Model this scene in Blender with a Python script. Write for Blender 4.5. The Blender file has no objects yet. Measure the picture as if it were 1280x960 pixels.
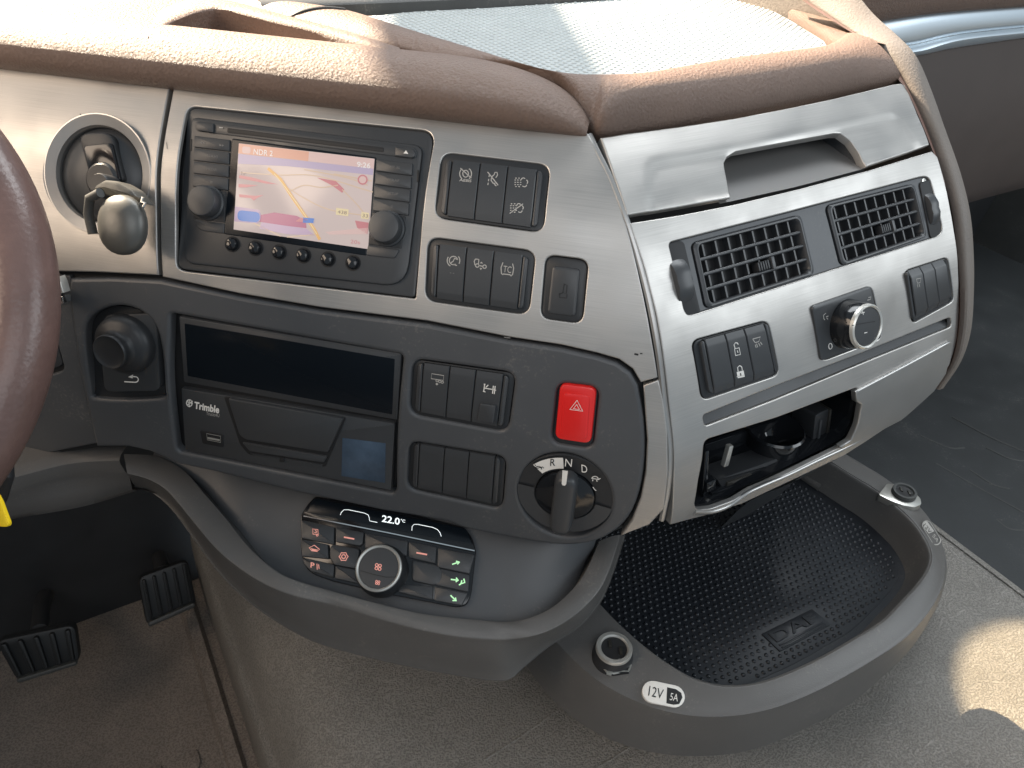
import bpy, bmesh, math, random
import numpy as np
from mathutils import Vector, geometry
random.seed(4); rng = np.random.default_rng(4)
SC = bpy.context.scene
COL = SC.collection
# ------------------------------------------------------------------ camera
CZ = 1.25          # eye height above the truck floor datum
SCL = 0.82         # model units -> metres
FPX = 960.0
PITCH, ROLL = math.radians(36.8), math.radians(3.34)
FW = np.array([0, math.cos(PITCH), -math.sin(PITCH)])
_r = np.array([1.0, 0, 0]); _u = np.cross(_r, FW)
RT = math.cos(ROLL)*_r + math.sin(ROLL)*_u
UP = np.cross(RT, FW)
cd = bpy.data.cameras.new('camera'); cam = bpy.data.objects.new('camera', cd); COL.objects.link(cam)
from mathutils import Matrix
cam.matrix_world = Matrix(((RT[0], UP[0], -FW[0], 0), (RT[1], UP[1], -FW[1], 0), (RT[2], UP[2], -FW[2], CZ), (0, 0, 0, 1)))
cd.sensor_width = 36; cd.lens = 36*FPX/1280; cd.clip_start = 0.02; cd.clip_end = 500
SC.camera = cam
# ------------------------------------------------------------------ light
w = bpy.data.worlds.new('World'); SC.world = w; w.use_nodes = True
bg = w.node_tree.nodes['Background']; bg.inputs[0].default_value = (0.74, 0.88, 1.0, 1); bg.inputs[1].default_value = 0.38
def lamp(name, kind, energy, col, loc, target, **kw):
    d = bpy.data.lights.new(name, kind); d.energy = energy; d.color = col
    for k, v in kw.items(): setattr(d, k, v)
    o = bpy.data.objects.new(name, d); COL.objects.link(o)
    o.location = loc
    o.rotation_euler = (Vector(target)-Vector(loc)).to_track_quat('-Z', 'Y').to_euler()
    return o
def azv(a, e=0):
    a, e = math.radians(a), math.radians(e)
    return np.array([math.sin(a)*math.cos(e), math.cos(a)*math.cos(e), math.sin(e)])
SUNV = azv(-50, 37)
lamp('sun', 'SUN', 24.0, (1, 0.83, 0.63), tuple(SUNV*5+np.array([0, 0, CZ])), (0, 0, CZ), angle=math.radians(2.0))
# soft daylight entering through the driver's window, the passenger window and from behind
lamp('driver_window_light', 'AREA', 11.5, (1, 0.79, 0.60), (-1.25, -0.05, CZ+0.40), (-0.2, 0.55, CZ-0.30), shape='RECTANGLE', size=0.9, size_y=0.7)
lamp('passenger_window_light', 'AREA', 9, (0.90, 0.96, 1.0), (1.75, 0.30, CZ+0.40), (0.3, 0.5, CZ-0.35), shape='RECTANGLE', size=0.9, size_y=0.7)
lamp('rear_cab_light', 'AREA', 6.0, (0.95, 0.97, 1.0), (0.35, -0.85, CZ+0.75), (0.15, 0.5, CZ-0.4), shape='RECTANGLE', size=1.3, size_y=0.7)
lamp('windscreen_light', 'AREA', 29, (0.93, 0.97, 1.0), (0.15, 1.35, CZ+1.05), (0.15, 0.35, CZ-0.55), shape='RECTANGLE', size=1.9, size_y=0.6)
lamp('floor_patch_spot', 'SPOT', 260, (1, 0.80, 0.52), (1.044, 0.107, CZ+0.55), (0.614, 0.417, CZ-0.705), spot_size=math.radians(11), spot_blend=0.12, shadow_soft_size=0.01)  # added spot that throws the sunny patch on the floor
SC.view_settings.view_transform = 'Standard'; SC.view_settings.look = 'None'
SC.view_settings.exposure = 0.15; SC.view_settings.gamma = 1.0; SC.view_settings.use_curve_mapping = False
# ------------------------------------------------------------------ materials
MATS = {}
def mat(name, col, rough=0.5, metal=0.0, bump=None, emit=None, spec=0.5, var=0.0, trans=0, coat=0, brush=False, dust=0):
    m = bpy.data.materials.new(name); m.use_nodes = True; nt = m.node_tree; b = nt.nodes['Principled BSDF']
    b.inputs['Base Color'].default_value = (*col, 1); b.inputs['Roughness'].default_value = rough
    b.inputs['Metallic'].default_value = metal; b.inputs['Specular IOR Level'].default_value = spec
    if coat: b.inputs['Coat Weight'].default_value = coat; b.inputs['Coat Roughness'].default_value = 0.08
    if emit: b.inputs['Emission Color'].default_value = (*emit[0], 1); b.inputs['Emission Strength'].default_value = emit[1]
    N = nt.nodes.new; L = nt.links.new
    tc = N('ShaderNodeTexCoord')
    if brush:
        mp = N('ShaderNodeMapping'); mp.inputs['Scale'].default_value = (14, 1900, 1)
        L(tc.outputs['UV'], mp.inputs[0])
        n = N('ShaderNodeTexNoise'); n.inputs['Scale'].default_value = 1; n.inputs['Detail'].default_value = 3
        L(mp.outputs[0], n.inputs[0])
        n2 = N('ShaderNodeTexNoise'); n2.inputs['Scale'].default_value = 16; n2.inputs['Detail'].default_value = 4
        L(tc.outputs['UV'], n2.inputs[0])
        mr = N('ShaderNodeMapRange'); mr.inputs[3].default_value = 0.78; mr.inputs[4].default_value = 1.2; L(n.outputs[0], mr.inputs[0])
        mx = N('ShaderNodeMix'); mx.data_type = 'RGBA'; mx.blend_type = 'MULTIPLY'; mx.inputs[0].default_value = 1
        mx.inputs[6].default_value = (*col, 1)
        L(mr.outputs[0], mx.inputs[7]); L(mx.outputs[2], b.inputs['Base Color'])
        mr2 = N('ShaderNodeMapRange'); mr2.inputs[1].default_value = 0.3; mr2.inputs[2].default_value = 0.7; mr2.inputs[3].default_value = rough-0.08; mr2.inputs[4].default_value = rough+0.11
        L(n2.outputs[0], mr2.inputs[0]); L(mr2.outputs[0], b.inputs['Roughness'])
        bp = N('ShaderNodeBump'); bp.inputs['Strength'].default_value = 0.12; bp.inputs['Distance'].default_value = 0.0003
        L(n.outputs[0], bp.inputs['Height']); L(bp.outputs[0], b.inputs['Normal'])
        MATS[name] = m; return m
    h = None
    if bump:
        kind, scale, strength, dst = bump
        if kind == 'leather':
            v = N('ShaderNodeTexVoronoi'); v.feature = 'SMOOTH_F1'; v.inputs['Scale'].default_value = scale; v.inputs['Smoothness'].default_value = 0.35
            nz = N('ShaderNodeTexNoise'); nz.inputs['Scale'].default_value = scale*0.6; nz.inputs['Detail'].default_value = 2
            ad = N('ShaderNodeVectorMath'); ad.operation = 'MULTIPLY_ADD'; ad.inputs[1].default_value = (0.0022,)*3
            L(nz.outputs['Color'], ad.inputs[0]); L(tc.outputs['Object'], ad.inputs[2]); L(ad.outputs[0], v.inputs['Vector'])
            h = v.outputs['Distance']
        else:
            nz = N('ShaderNodeTexNoise'); nz.inputs['Scale'].default_value = scale; nz.inputs['Detail'].default_value = 2.5 if kind == 'noise' else 1
            if kind == 'worm': nz.inputs['Distortion'].default_value = 0.6
            L(tc.outputs['Object'], nz.inputs['Vector']); h = nz.outputs['Fac']
            if kind == 'worm':
                mr = N('ShaderNodeMapRange'); mr.inputs[1].default_value = 0.40; mr.inputs[2].default_value = 0.56; L(h, mr.inputs[0]); h = mr.outputs[0]
        bp = N('ShaderNodeBump'); bp.inputs['Strength'].default_value = strength; bp.inputs['Distance'].default_value = dst
        L(h, bp.inputs['Height']); L(bp.outputs[0], b.inputs['Normal'])
    if var:
        nz2 = N('ShaderNodeTexNoise'); nz2.inputs['Scale'].default_value = 22; nz2.inputs['Detail'].default_value = 6; nz2.inputs['Roughness'].default_value = 0.65
        L(tc.outputs['Object'], nz2.inputs['Vector'])
        mr = N('ShaderNodeMapRange'); mr.inputs[1].default_value = 0.25; mr.inputs[2].default_value = 0.75; mr.inputs[3].default_value = 1-var; mr.inputs[4].default_value = 1+var
        L(nz2.outputs['Fac'], mr.inputs[0])
        mx = N('ShaderNodeMix'); mx.data_type = 'RGBA'; mx.blend_type = 'MULTIPLY'; mx.inputs[0].default_value = 1; mx.inputs[6].default_value = (*col, 1)
        L(mr.outputs[0], mx.inputs[7]); out = mx.outputs[2]
        if h is not None and bump[0] == 'worm':
            mr3 = N('ShaderNodeMapRange'); mr3.inputs[3].default_value = 0.74; mr3.inputs[4].default_value = 1.10; L(h, mr3.inputs[0])
            m3 = N('ShaderNodeMix'); m3.data_type = 'RGBA'; m3.blend_type = 'MULTIPLY'; m3.inputs[0].default_value = 1
            L(out, m3.inputs[6]); L(mr3.outputs[0], m3.inputs[7]); out = m3.outputs[2]
        if dust:
            nd = N('ShaderNodeTexNoise'); nd.inputs['Scale'].default_value = 420; nd.inputs['Detail'].default_value = 5; L(tc.outputs['Object'], nd.inputs['Vector'])
            ml = N('ShaderNodeMath'); ml.operation = 'MULTIPLY'; L(nd.outputs['Fac'], ml.inputs[0]); L(nz2.outputs['Fac'], ml.inputs[1])
            md = N('ShaderNodeMapRange'); md.inputs[1].default_value = 0.33; md.inputs[2].default_value = 0.46; md.inputs[4].default_value = dust; L(ml.outputs[0], md.inputs[0])
            m4 = N('ShaderNodeMix'); m4.data_type = 'RGBA'; L(md.outputs[0], m4.inputs[0]); L(out, m4.inputs[6]); m4.inputs[7].default_value = (0.30, 0.27, 0.23, 1); out = m4.outputs[2]
        L(out, b.inputs['Base Color'])
        mr4 = N('ShaderNodeMapRange'); mr4.inputs[3].default_value = max(0.05, rough-0.06); mr4.inputs[4].default_value = rough+0.08
        L(nz2.outputs['Fac'], mr4.inputs[0]); L(mr4.outputs[0], b.inputs['Roughness'])
    MATS[name] = m; return m
mat('silver', (0.465, 0.447, 0.424), 0.40, 0.75, brush=True)
mat('silver_plain', (0.44, 0.43, 0.415), 0.34, 0.8, var=0.05)
mat('dark', (0.068, 0.071, 0.076), 0.43, bump=('noise', 1900, 0.10, 0.0004), var=0.07, dust=0.22)
mat('lip', (0.106, 0.102, 0.098), 0.40, bump=('noise', 1100, 0.30, 0.0006), var=0.08, dust=0.25)
mat('black', (0.022, 0.023, 0.025), 0.42, var=0.05)
mat('key', (0.043, 0.045, 0.048), 0.38, bump=('noise', 2600, 0.05, 0.0003), var=0.06)
mat('gloss', (0.010, 0.011, 0.013), 0.12)
mat('screen_off', (0.006, 0.009, 0.013), 0.22, spec=0.25)
mat('film', (0.05, 0.075, 0.11), 0.16, var=0.6)
mat('strip', (0.72, 0.80, 0.86), 0.34, 0.7)
mat('chrome', (0.78, 0.78, 0.76), 0.16, 1.0)
mat('satin', (0.72, 0.70, 0.65), 0.34, 0.75)
mat('floor_mat', (0.030, 0.033, 0.035), 0.5, bump=('noise', 500, 0.25, 0.0008), var=0.2, dust=0.2)
mat('bulk', (0.030, 0.031, 0.033), 0.6, var=0.2)
mat('brown', (0.165, 0.107, 0.080), 0.50, bump=('leather', 460, 0.8, 0.0009), var=0.08)
mat('brown_side', (0.17, 0.145, 0.125), 0.55, bump=('leather', 600, 0.4, 0.0006), var=0.10)
mat('brown_groove', (0.16, 0.09, 0.07), 0.6)
mat('door', (0.070, 0.054, 0.048), 0.6, bump=('noise', 900, 0.15, 0.0005), var=0.08)
mat('wheel', (0.135, 0.080, 0.068), 0.32, bump=('leather', 330, 0.22, 0.0006), var=0.25)
mat('tunnel', (0.250, 0.232, 0.208), 0.46, bump=('worm', 560, 0.85, 0.0009), var=0.12)
mat('floor', (0.22, 0.182, 0.152), 0.75, bump=('worm', 420, 0.6, 0.0008), var=0.18)
mat('pedal', (0.014, 0.015, 0.016), 0.5, var=0.1)
mat('emblem', (0.016, 0.018, 0.022), 0.28)
mat('rubber', (0.055, 0.056, 0.054), 0.55, bump=('noise', 700, 0.2, 0.0006), var=0.15, dust=0.3)
mat('stud', (0.016, 0.019, 0.024), 0.17)
mat('mat_tray', (0.014, 0.016, 0.020), 0.30, var=0.12, dust=0.12)
mat('mat_top', (0.38, 0.41, 0.41), 0.45, var=0.08)
mat('red', (0.72, 0.018, 0.016), 0.32, coat=0.2)
mat('white', (0.80, 0.77, 0.72), 0.5)
mat('grey_print', (0.42, 0.40, 0.37), 0.5)
mat('dim_print', (0.17, 0.165, 0.16), 0.5)
mat('engrave', (0.012, 0.012, 0.013), 0.6)
mat('icon_red', (0.7, 0.25, 0.2), 0.5, emit=((1, 0.50, 0.42), 0.32))
mat('icon_green', (0.4, 0.8, 0.4), 0.5, emit=((0.6, 1, 0.6), 0.45))
mat('icon_lcd', (0.8, 0.85, 0.85), 0.5, emit=((0.9, 0.97, 1), 0.8))
mat('yellow', (0.85, 0.58, 0.01), 0.5)
mat('sand', (0.62, 0.55, 0.42), 0.9)
mat('plate', (0.55, 0.54, 0.5), 0.35, 0.9, var=0.15)
mat('pocket', (0.13, 0.125, 0.12), 0.5)
mat('cup', (0.045, 0.042, 0.037), 0.30, 0.4, var=0.2)
mat('fob', (0.10, 0.098, 0.09), 0.36, 0.35, var=0.15)
def scr(name, c): mat(name, tuple(0.3*x for x in c), 0.16, emit=(c, 0.46))
scr('s_land', (0.80, 0.66, 0.62)); scr('s_head', (0.88, 0.48, 0.36)); scr('s_sky', (0.60, 0.50, 0.66)); scr('s_road', (0.95, 0.56, 0.22))
scr('s_minor', (0.82, 0.62, 0.46)); scr('s_red', (0.72, 0.30, 0.32)); scr('s_purple', (0.56, 0.20, 0.32)); scr('s_blue', (0.12, 0.28, 0.72)); scr('s_white', (1, 0.93, 0.9)); scr('s_yellow', (0.95, 0.8, 0.5)); scr('s_water', (0.62, 0.46, 0.62)); scr('s_text', (0.35, 0.25, 0.25)); scr('s_head2', (0.86, 0.62, 0.58))
# ------------------------------------------------------------------ geometry core (model units, camera at origin)
def ray(x, y): return FW + RT*((x-640)/FPX) - UP*((y-480)/FPX)
P0 = ray(785, 275)*0.62
dL = azv(100); nL = np.array([dL[1], -dL[0], 0]); dR = azv(57.6); nR = np.array([dR[1], -dR[0], 0])
ZZ = np.array([0, 0, 1.0])
def catmull(pts, n=8, closed=False):
    pts = [np.asarray(p, float) for p in pts]; out = []
    m = len(pts); rngi = range(m if closed else m-1)
    for i in rngi:
        p1, p2 = pts[i], pts[(i+1) % m]
        p0 = pts[i-1] if (closed or i > 0) else 2*p1-p2
        p3 = pts[(i+2) % m] if (closed or i+2 < m) else 2*p2-p1
        for k in range(n):
            t = k/n
            out.append(0.5*((2*p1)+(-p0+p2)*t+(2*p0-5*p1+4*p2-p3)*t*t+(-p0+3*p1-3*p2+p3)*t**3))
    if not closed: out.append(pts[-1])
    return out
def resample(pts, n):
    P = np.array(pts); d = np.r_[0, np.cumsum(np.linalg.norm(np.diff(P, axis=0), axis=1))]
    t = np.linspace(0, d[-1], n)
    return np.stack([np.interp(t, d, P[:, k]) for k in range(P.shape[1])], 1)
class Cyl:
    """ruled dash surface: straight along d, curved profile (out, z) across"""
    def __init__(s, d, n, prof):
        s.d, s.n = d, n
        pr = np.array(catmull(prof, 14)); s.pr = pr
        s.v = np.r_[0, np.cumsum(np.linalg.norm(np.diff(pr, axis=0), axis=1))]
        tg = np.gradient(pr, axis=0); tg /= np.linalg.norm(tg, axis=1)[:, None]; s.tg = tg
    def uv(s, x, y):
        r = ray(x, y); a = r@s.n; b = r[2]; o0 = -P0@s.n
        A, B = s.pr[:-1], s.pr[1:]
        # ray: o = o0 + k a, z = k b
        ex, ez = (B-A).T; den = a*ez-b*ex; den = np.where(abs(den) < 1e-12, 1e-12, den)
        qx = A[:, 0]-o0; qz = A[:, 1]
        k = (qx*ez-qz*ex)/den; t = (qx*b-qz*a)/den
        ok = (t >= -1e-6) & (t <= 1+1e-6) & (k > 0)
        if not ok.any():
            i = 0 if abs(t[0]) < abs(t[-1]-1) else len(t)-1
        else: i = np.where(ok)[0][np.argmin(k[ok])]
        P = r*k[i]; return np.array([(P-P0)@s.d, s.v[i]+t[i]*(s.v[i+1]-s.v[i])])
    def at(s, u, v, h=0):
        o = np.interp(v, s.v, s.pr[:, 0]); z = np.interp(v, s.v, s.pr[:, 1])
        if v > s.v[-1]: o, z = s.pr[-1]+s.tg[-1]*(v-s.v[-1])
        if v < 0: o, z = s.pr[0]+s.tg[0]*v
        P = P0+s.d*u+s.n*o; P[2] = z
        return P + s.nor(v)*h if h else P
    def nor(s, v):
        to = np.interp(v, s.v, s.tg[:, 0]); tz = np.interp(v, s.v, s.tg[:, 1])
        q = s.n*(-tz)+ZZ*to; return q/np.linalg.norm(q)
    def lift(s, px, h=0): return [s.at(*s.uv(*p), h) for p in px]
    def tan(s, px):
        """tangent plane at a pixel"""
        uv = s.uv(*px); return Pl(s.at(*uv), s.nor(uv[1]), s.d)
class Pl:
    def __init__(s, p, n, e1=None):
        s.p = np.asarray(p, float); s.n = np.asarray(n, float)/np.linalg.norm(n)
        e = np.asarray(e1 if e1 is not None else (1, 0, 0), float); e = e-s.n*(e@s.n); s.e1 = e/np.linalg.norm(e)
        s.e2 = np.cross(s.n, s.e1)      # up-ish
    def lift(s, px, h=0):
        q = s.p+s.n*h; out = []
        for p in px:
            r = ray(*p); out.append(r*((q@s.n)/(r@s.n)))
        return out
    def one(s, p, h=0): return s.lift([p], h)[0]
    def tan(s, px): return Pl(s.one(px), s.n, s.e1)
    def off(s, h): return Pl(s.p+s.n*h, s.n, s.e1)
def fitpl(pts, e1=None):
    P = np.array(pts); c = P.mean(0); _, _, vt = np.linalg.svd(P-c); n = vt[2]
    if n@c > 0: n = -n
    return Pl(c, n, e1 if e1 is not None else P[1]-P[0])
def zpl(h): return Pl((0, 0, h), ZZ)
def RU(u): return Pl(P0+dR*u, dR, nR)       # vertical plane across the right panel
def RV(o): return Pl(P0+nR*o, nR, dR)
def LV(o): return Pl(P0+nL*o, nL, dL)
profR = [(-0.0658, -0.2106), (-0.0332, -0.233), (0, -0.2612), (0.0347, -0.3061), (0.0636, -0.3513), (0.0854, -0.4033), (0.0998, -0.4463), (0.1069, -0.499), (0.107, -0.53)]
profL = [(-0.085, -0.176), (-0.0489, -0.2106), (0, -0.2612), (0.0258, -0.3061), (0.0473, -0.3513), (0.0635, -0.4033), (0.0742, -0.4463), (0.0795, -0.499), (0.082, -0.58), (0.082, -0.66)]
profR = [(-0.098, -0.190)]+profR
L_ = Cyl(dL, nL, profL); R_ = Cyl(dR, nR, profR)
def Z(ox, oy, s): return lambda *pts: [(ox+x/s, oy+y/s) for x, y in pts]
# ---- object makers
WL = {}
def thing(name, label, cat, loc, group=None, kind=None):
    o = bpy.data.objects.new(name, None); COL.objects.link(o); o.empty_display_size = 0.02
    p = np.asarray(loc, float)*SCL+np.array([0, 0, CZ]); o.location = p; WL[o.name] = p
    o['label'] = label; o['category'] = cat
    if group: o['group'] = group
    if kind: o['kind'] = kind
    return o
def mk(name, V, F, m, parent=None, uv=None, sharp=38, label=None, kind=None, cat=None, flat=False, group=None):
    V = np.array(V, float)*SCL+np.array([0, 0, CZ])
    base = WL[parent.name] if parent is not None else np.zeros(3)
    me = bpy.data.meshes.new(name); me.from_pydata((V-base).tolist(), [], [list(map(int, f)) for f in F]); me.update()
    if uv is not None:
        ul = me.uv_layers.new(name='UVMap'); uva = np.array(uv, float)
        li = np.empty(len(me.loops), int); me.loops.foreach_get('vertex_index', li)
        ul.data.foreach_set('uv', uva[li].ravel())
    me.materials.append(MATS[m])
    if not flat:
        me.polygons.foreach_set('use_smooth', [True]*len(me.polygons)); me.set_sharp_from_angle(angle=math.radians(sharp))
    o = bpy.data.objects.new(name, me); COL.objects.link(o)
    if parent is not None: o.parent = parent
    WL[o.name] = base
    if label: o['label'] = label
    if kind: o['kind'] = kind
    if cat: o['category'] = cat
    if group: o['group'] = group
    return o
class MB:
    def __init__(s): s.V = []; s.F = []
    def add(s, V, F):
        k = len(s.V); s.V += [np.asarray(v, float) for v in V]; s.F += [[i+k for i in f] for f in F]; return s
    def build(s, name, m, parent=None, **k): return mk(name, s.V, s.F, m, parent, **k)
def area2(p): x, y = np.array(p).T; return 0.5*np.sum(x*np.roll(y, -1)-np.roll(x, -1)*y)
def offset2(p, d):
    """inset (d>0) of a ccw closed 2d loop"""
    p = np.asarray(p, float); a = np.roll(p, 1, 0); b = np.roll(p, -1, 0)
    e1 = p-a; e2 = b-p
    e1 /= np.maximum(np.linalg.norm(e1, axis=1), 1e-9)[:, None]; e2 /= np.maximum(np.linalg.norm(e2, axis=1), 1e-9)[:, None]
    n1 = np.stack([-e1[:, 1], e1[:, 0]], 1); n2 = np.stack([-e2[:, 1], e2[:, 0]], 1)
    m = n1+n2; l = np.maximum((m*m).sum(1), 0.5)[:, None]
    return p+m*(2*d/l)
def rnd(q, r, seg=5):
    """round the corners of a 3d/2d polygon with radius r (scalar or list)"""
    q = [np.asarray(p, float) for p in q]; n = len(q); out = []
    for i in range(n):
        p, a, b = q[i], q[i-1], q[(i+1) % n]; ri = r[i] if hasattr(r, '__len__') else r
        if ri <= 0: out.append(p); continue
        va, vb = a-p, b-p; la, lb = np.linalg.norm(va), np.linalg.norm(vb)
        pa = p+va/la*min(ri, la*0.48); pb = p+vb/lb*min(ri, lb*0.48)
        for k in range(seg+1):
            t = k/seg; # blend of quadratic bezier, close to a circular arc
            out.append((1-t)**2*pa+2*t*(1-t)*(p*0.94+0.06*(pa+pb)/2)+t*t*pb)
    return out
def to2(loop, pl): return np.array([((p-pl.p)@pl.e1, (p-pl.p)@pl.e2) for p in loop])
def fr2(q, pl, h=0): return [pl.p+pl.e1*a+pl.e2*b+pl.n*h for a, b in q]
def rings(loops, cap0=False, cap1=True, close=True):
    n = len(loops[0]); V = [p for l in loops for p in l]; F = []
    for i in range(len(loops)-1):
        for k in range(n if close else n-1):
            j = (k+1) % n; F.append([i*n+k, i*n+j, (i+1)*n+j, (i+1)*n+k])
    if cap1: F.append([(len(loops)-1)*n+k for k in range(n)])
    if cap0: F.append(list(range(n))[::-1])
    return V, F
def slabgeo(loop, pl, h0, h1, bev=0.0006):
    q = to2(loop, pl)
    if area2(q) < 0: q = q[::-1]
    Ls = [fr2(q, pl, h0), fr2(q, pl, h1-bev), fr2(offset2(q, bev*0.3), pl, h1-bev*0.3), fr2(offset2(q, bev), pl, h1)]
    return rings(Ls)
def slab(name, loop, pl, h0, h1, m, parent=None, bev=0.0006, **k):
    V, F = slabgeo(loop, pl, h0, h1, bev); k.setdefault('sharp', 24); return mk(name, V, F, m, parent, **k)
def pslab(name, px, pl, h0, h1, m, parent=None, r=0.0, bev=0.0006, seg=5, **k):
    """slab from photo-measured corners on plane pl (height of top face h1)"""
    loop = pl.lift(px, h1); loop = [p-pl.n*h1 for p in loop]
    if hasattr(r, '__len__') or r > 0: loop = rnd(loop, r, seg)
    return slab(name, loop, pl, h0, h1, m, parent, bev, **k)
def lathegeo(c, ax, prof, seg=40, e1=None, ph=0):
    ax = ax/np.linalg.norm(ax); e = (np.array([0, 0, 1.0]) if abs(ax[2]) < 0.9 else np.array([1.0, 0, 0])) if e1 is None else np.asarray(e1, float); e = e-ax*(e@ax); e /= np.linalg.norm(e); f = np.cross(ax, e)
    Ls = [[c+ax*h+(e*math.cos(2*math.pi*k/seg+ph)+f*math.sin(2*math.pi*k/seg+ph))*r for k in range(seg)] for r, h in prof]
    return Ls
def lathe(name, c, ax, prof, m, parent=None, seg=40, **k):
    V, F = rings(lathegeo(np.asarray(c), np.asarray(ax, float), prof, seg)); return mk(name, V, F, m, parent, **k)
def tubegeo(path, r, seg=10, cap=True):
    P = np.array(path); n = len(P); T = np.gradient(P, axis=0); T /= np.linalg.norm(T, axis=1)[:, None]
    rr = r if hasattr(r, '__len__') else [r]*n
    e = np.cross(T[0], ZZ if abs(T[0][2]) < 0.9 else np.array([1.0, 0, 0])); Ls = []
    for i in range(n):
        e = e-T[i]*(e@T[i]); e /= np.linalg.norm(e); f = np.cross(T[i], e)
        Ls.append([P[i]+(e*math.cos(2*math.pi*k/seg)+f*math.sin(2*math.pi*k/seg))*rr[i] for k in range(seg)])
    return rings(Ls, cap, cap)
def loft(name, curves, m, parent=None, n=60, smooth_across=0, uvs=None, **k):
    C = [resample(c, n) for c in curves]
    if smooth_across: C = catmull(C, smooth_across)
    V = [p for c in C for p in c]; F = []
    for i in range(len(C)-1):
        for j in range(n-1): F.append([i*n+j, i*n+j+1, (i+1)*n+j+1, (i+1)*n+j])
    # orient towards the camera
    f = F[len(F)//2]; a, b, c = V[f[0]], V[f[1]], V[f[2]]
    if np.cross(b-a, c-a)@a > 0: F = [q[::-1] for q in F]
    return mk(name, V, F, m, parent, **k)
def cv(px, n=8): return catmull(px, n)
def ribgeo(pts, w, n, closed=False):
    P = [np.asarray(p, float) for p in pts]; m = len(P); V = []
    for i in range(m):
        a = P[i-1] if (i > 0 or closed) else P[i]; b = P[(i+1) % m] if (i < m-1 or closed) else P[i]
        t = b-a; t /= max(np.linalg.norm(t), 1e-9); s = np.cross(n, t); s /= max(np.linalg.norm(s), 1e-9)
        V += [P[i]-s*w/2, P[i]+s*w/2]
    F = [[2*i, 2*i+2, 2*i+3, 2*i+1] for i in range(m-1)]
    if closed: F.append([2*m-2, 0, 1, 2*m-1])
    return V, F
def ink(name, strokes, pl, h, width, m, parent, closed=(), fills=(), **k):
    """printed strokes / fills given as photo-measured polylines lying on plane pl"""
    b = MB(); w = width
    for i, s in enumerate(strokes):
        V, F = ribgeo(pl.lift(s, h), w, pl.n, i in closed); b.add(V, F)
    for f in fills:
        q = pl.lift(f, h); q2 = to2(q, pl)
        b.add(q if area2(q2) > 0 else q[::-1], [list(range(len(q)))])
    return b.build(name, m, parent, flat=True, **k)
def arc(cx, cy, rx, ry, a0, a1, n=14): return [(cx+rx*math.cos(math.radians(a0+(a1-a0)*i/n)), cy+ry*math.sin(math.radians(a0+(a1-a0)*i/n))) for i in range(n+1)]
TXT = {}
def textgeo(s, bold=0.0, ex=0.0):
    if (s, bold, ex) not in TXT:
        c = bpy.data.curves.new('t', 'FONT'); c.body = s; c.offset = bold; c.resolution_u = 3; c.extrude = ex
        o = bpy.data.objects.new('t', c); COL.objects.link(o); bpy.context.view_layer.update()
        dg = bpy.context.evaluated_depsgraph_get(); me = bpy.data.meshes.new_from_object(o.evaluated_get(dg))
        V = np.array([v.co[:3] for v in me.vertices]); F = [list(q.vertices) for q in me.polygons]
        bpy.data.objects.remove(o); bpy.data.curves.remove(c); bpy.data.meshes.remove(me)
        V[:, :2] -= V[:, :2].min(0); TXT[(s, bold, ex)] = (V, F)
    return TXT[(s, bold, ex)]
def text(name, s, quad, pl, h, m, parent, bold=0.0, depth=0.0, **k):
    """lettering filling the photo-measured quad (tl, tr, br, bl), raised by depth where it is relief"""
    V, F = textgeo(s, bold, 0.1 if depth else 0.0); W, H = V[:, :2].max(0)
    tl, tr, br, bl = pl.lift(quad, h)
    P = []
    for x, y, zz in V:
        a, t = x/W, 1-y/H; P.append((tl*(1-a)+tr*a)*(1-t)+(bl*(1-a)+br*a)*t+pl.n*(zz/0.2*depth if depth else 0))
    if not depth:
        f = F[0]; A, B, C = P[f[0]], P[f[1]], P[f[2]]
        if np.cross(B-A, C-A)@pl.n < 0: F = [q[::-1] for q in F]
    return mk(name, P, F, m, parent, flat=True, **k)
def tq(c, wd, ht, sl=0.12, lean=-0.09):
    """text box around centre c: width/height in px, row slope, column lean"""
    x, y = c; return [(x+i*wd/2+lean*j*ht/2, y+j*ht/2+sl*i*wd/2) for i, j in ((-1, -1), (1, -1), (1, 1), (-1, 1))]
def inpoly(pts, poly):
    x, y = pts[:, 0], pts[:, 1]; poly = np.asarray(poly); r = np.zeros(len(pts), bool); j = len(poly)-1
    for i in range(len(poly)):
        xi, yi = poly[i]; xj, yj = poly[j]
        c = ((yi > y) != (yj > y)) & (x < (xj-xi)*(y-yi)/((yj-yi) if abs(yj-yi) > 1e-12 else 1e-12)+xi); r ^= c; j = i
    return r
def densify(p, g):
    out = []; n = len(p)
    for i in range(n):
        a, b = np.asarray(p[i]), np.asarray(p[(i+1) % n]); k = max(1, int(np.linalg.norm(b-a)/g))
        out += [a+(b-a)*t/k for t in range(k)]
    return np.array(out)
def dist2(pts, loop):
    d = np.full(len(pts), 9.0)
    for a, b in zip(loop, np.roll(loop, -1, 0)):
        e = b-a; t = np.clip(((pts-a)@e)/max(e@e, 1e-12), 0, 1); d = np.minimum(d, np.linalg.norm(pts-(a+t[:, None]*e), axis=1))
    return d
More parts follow.
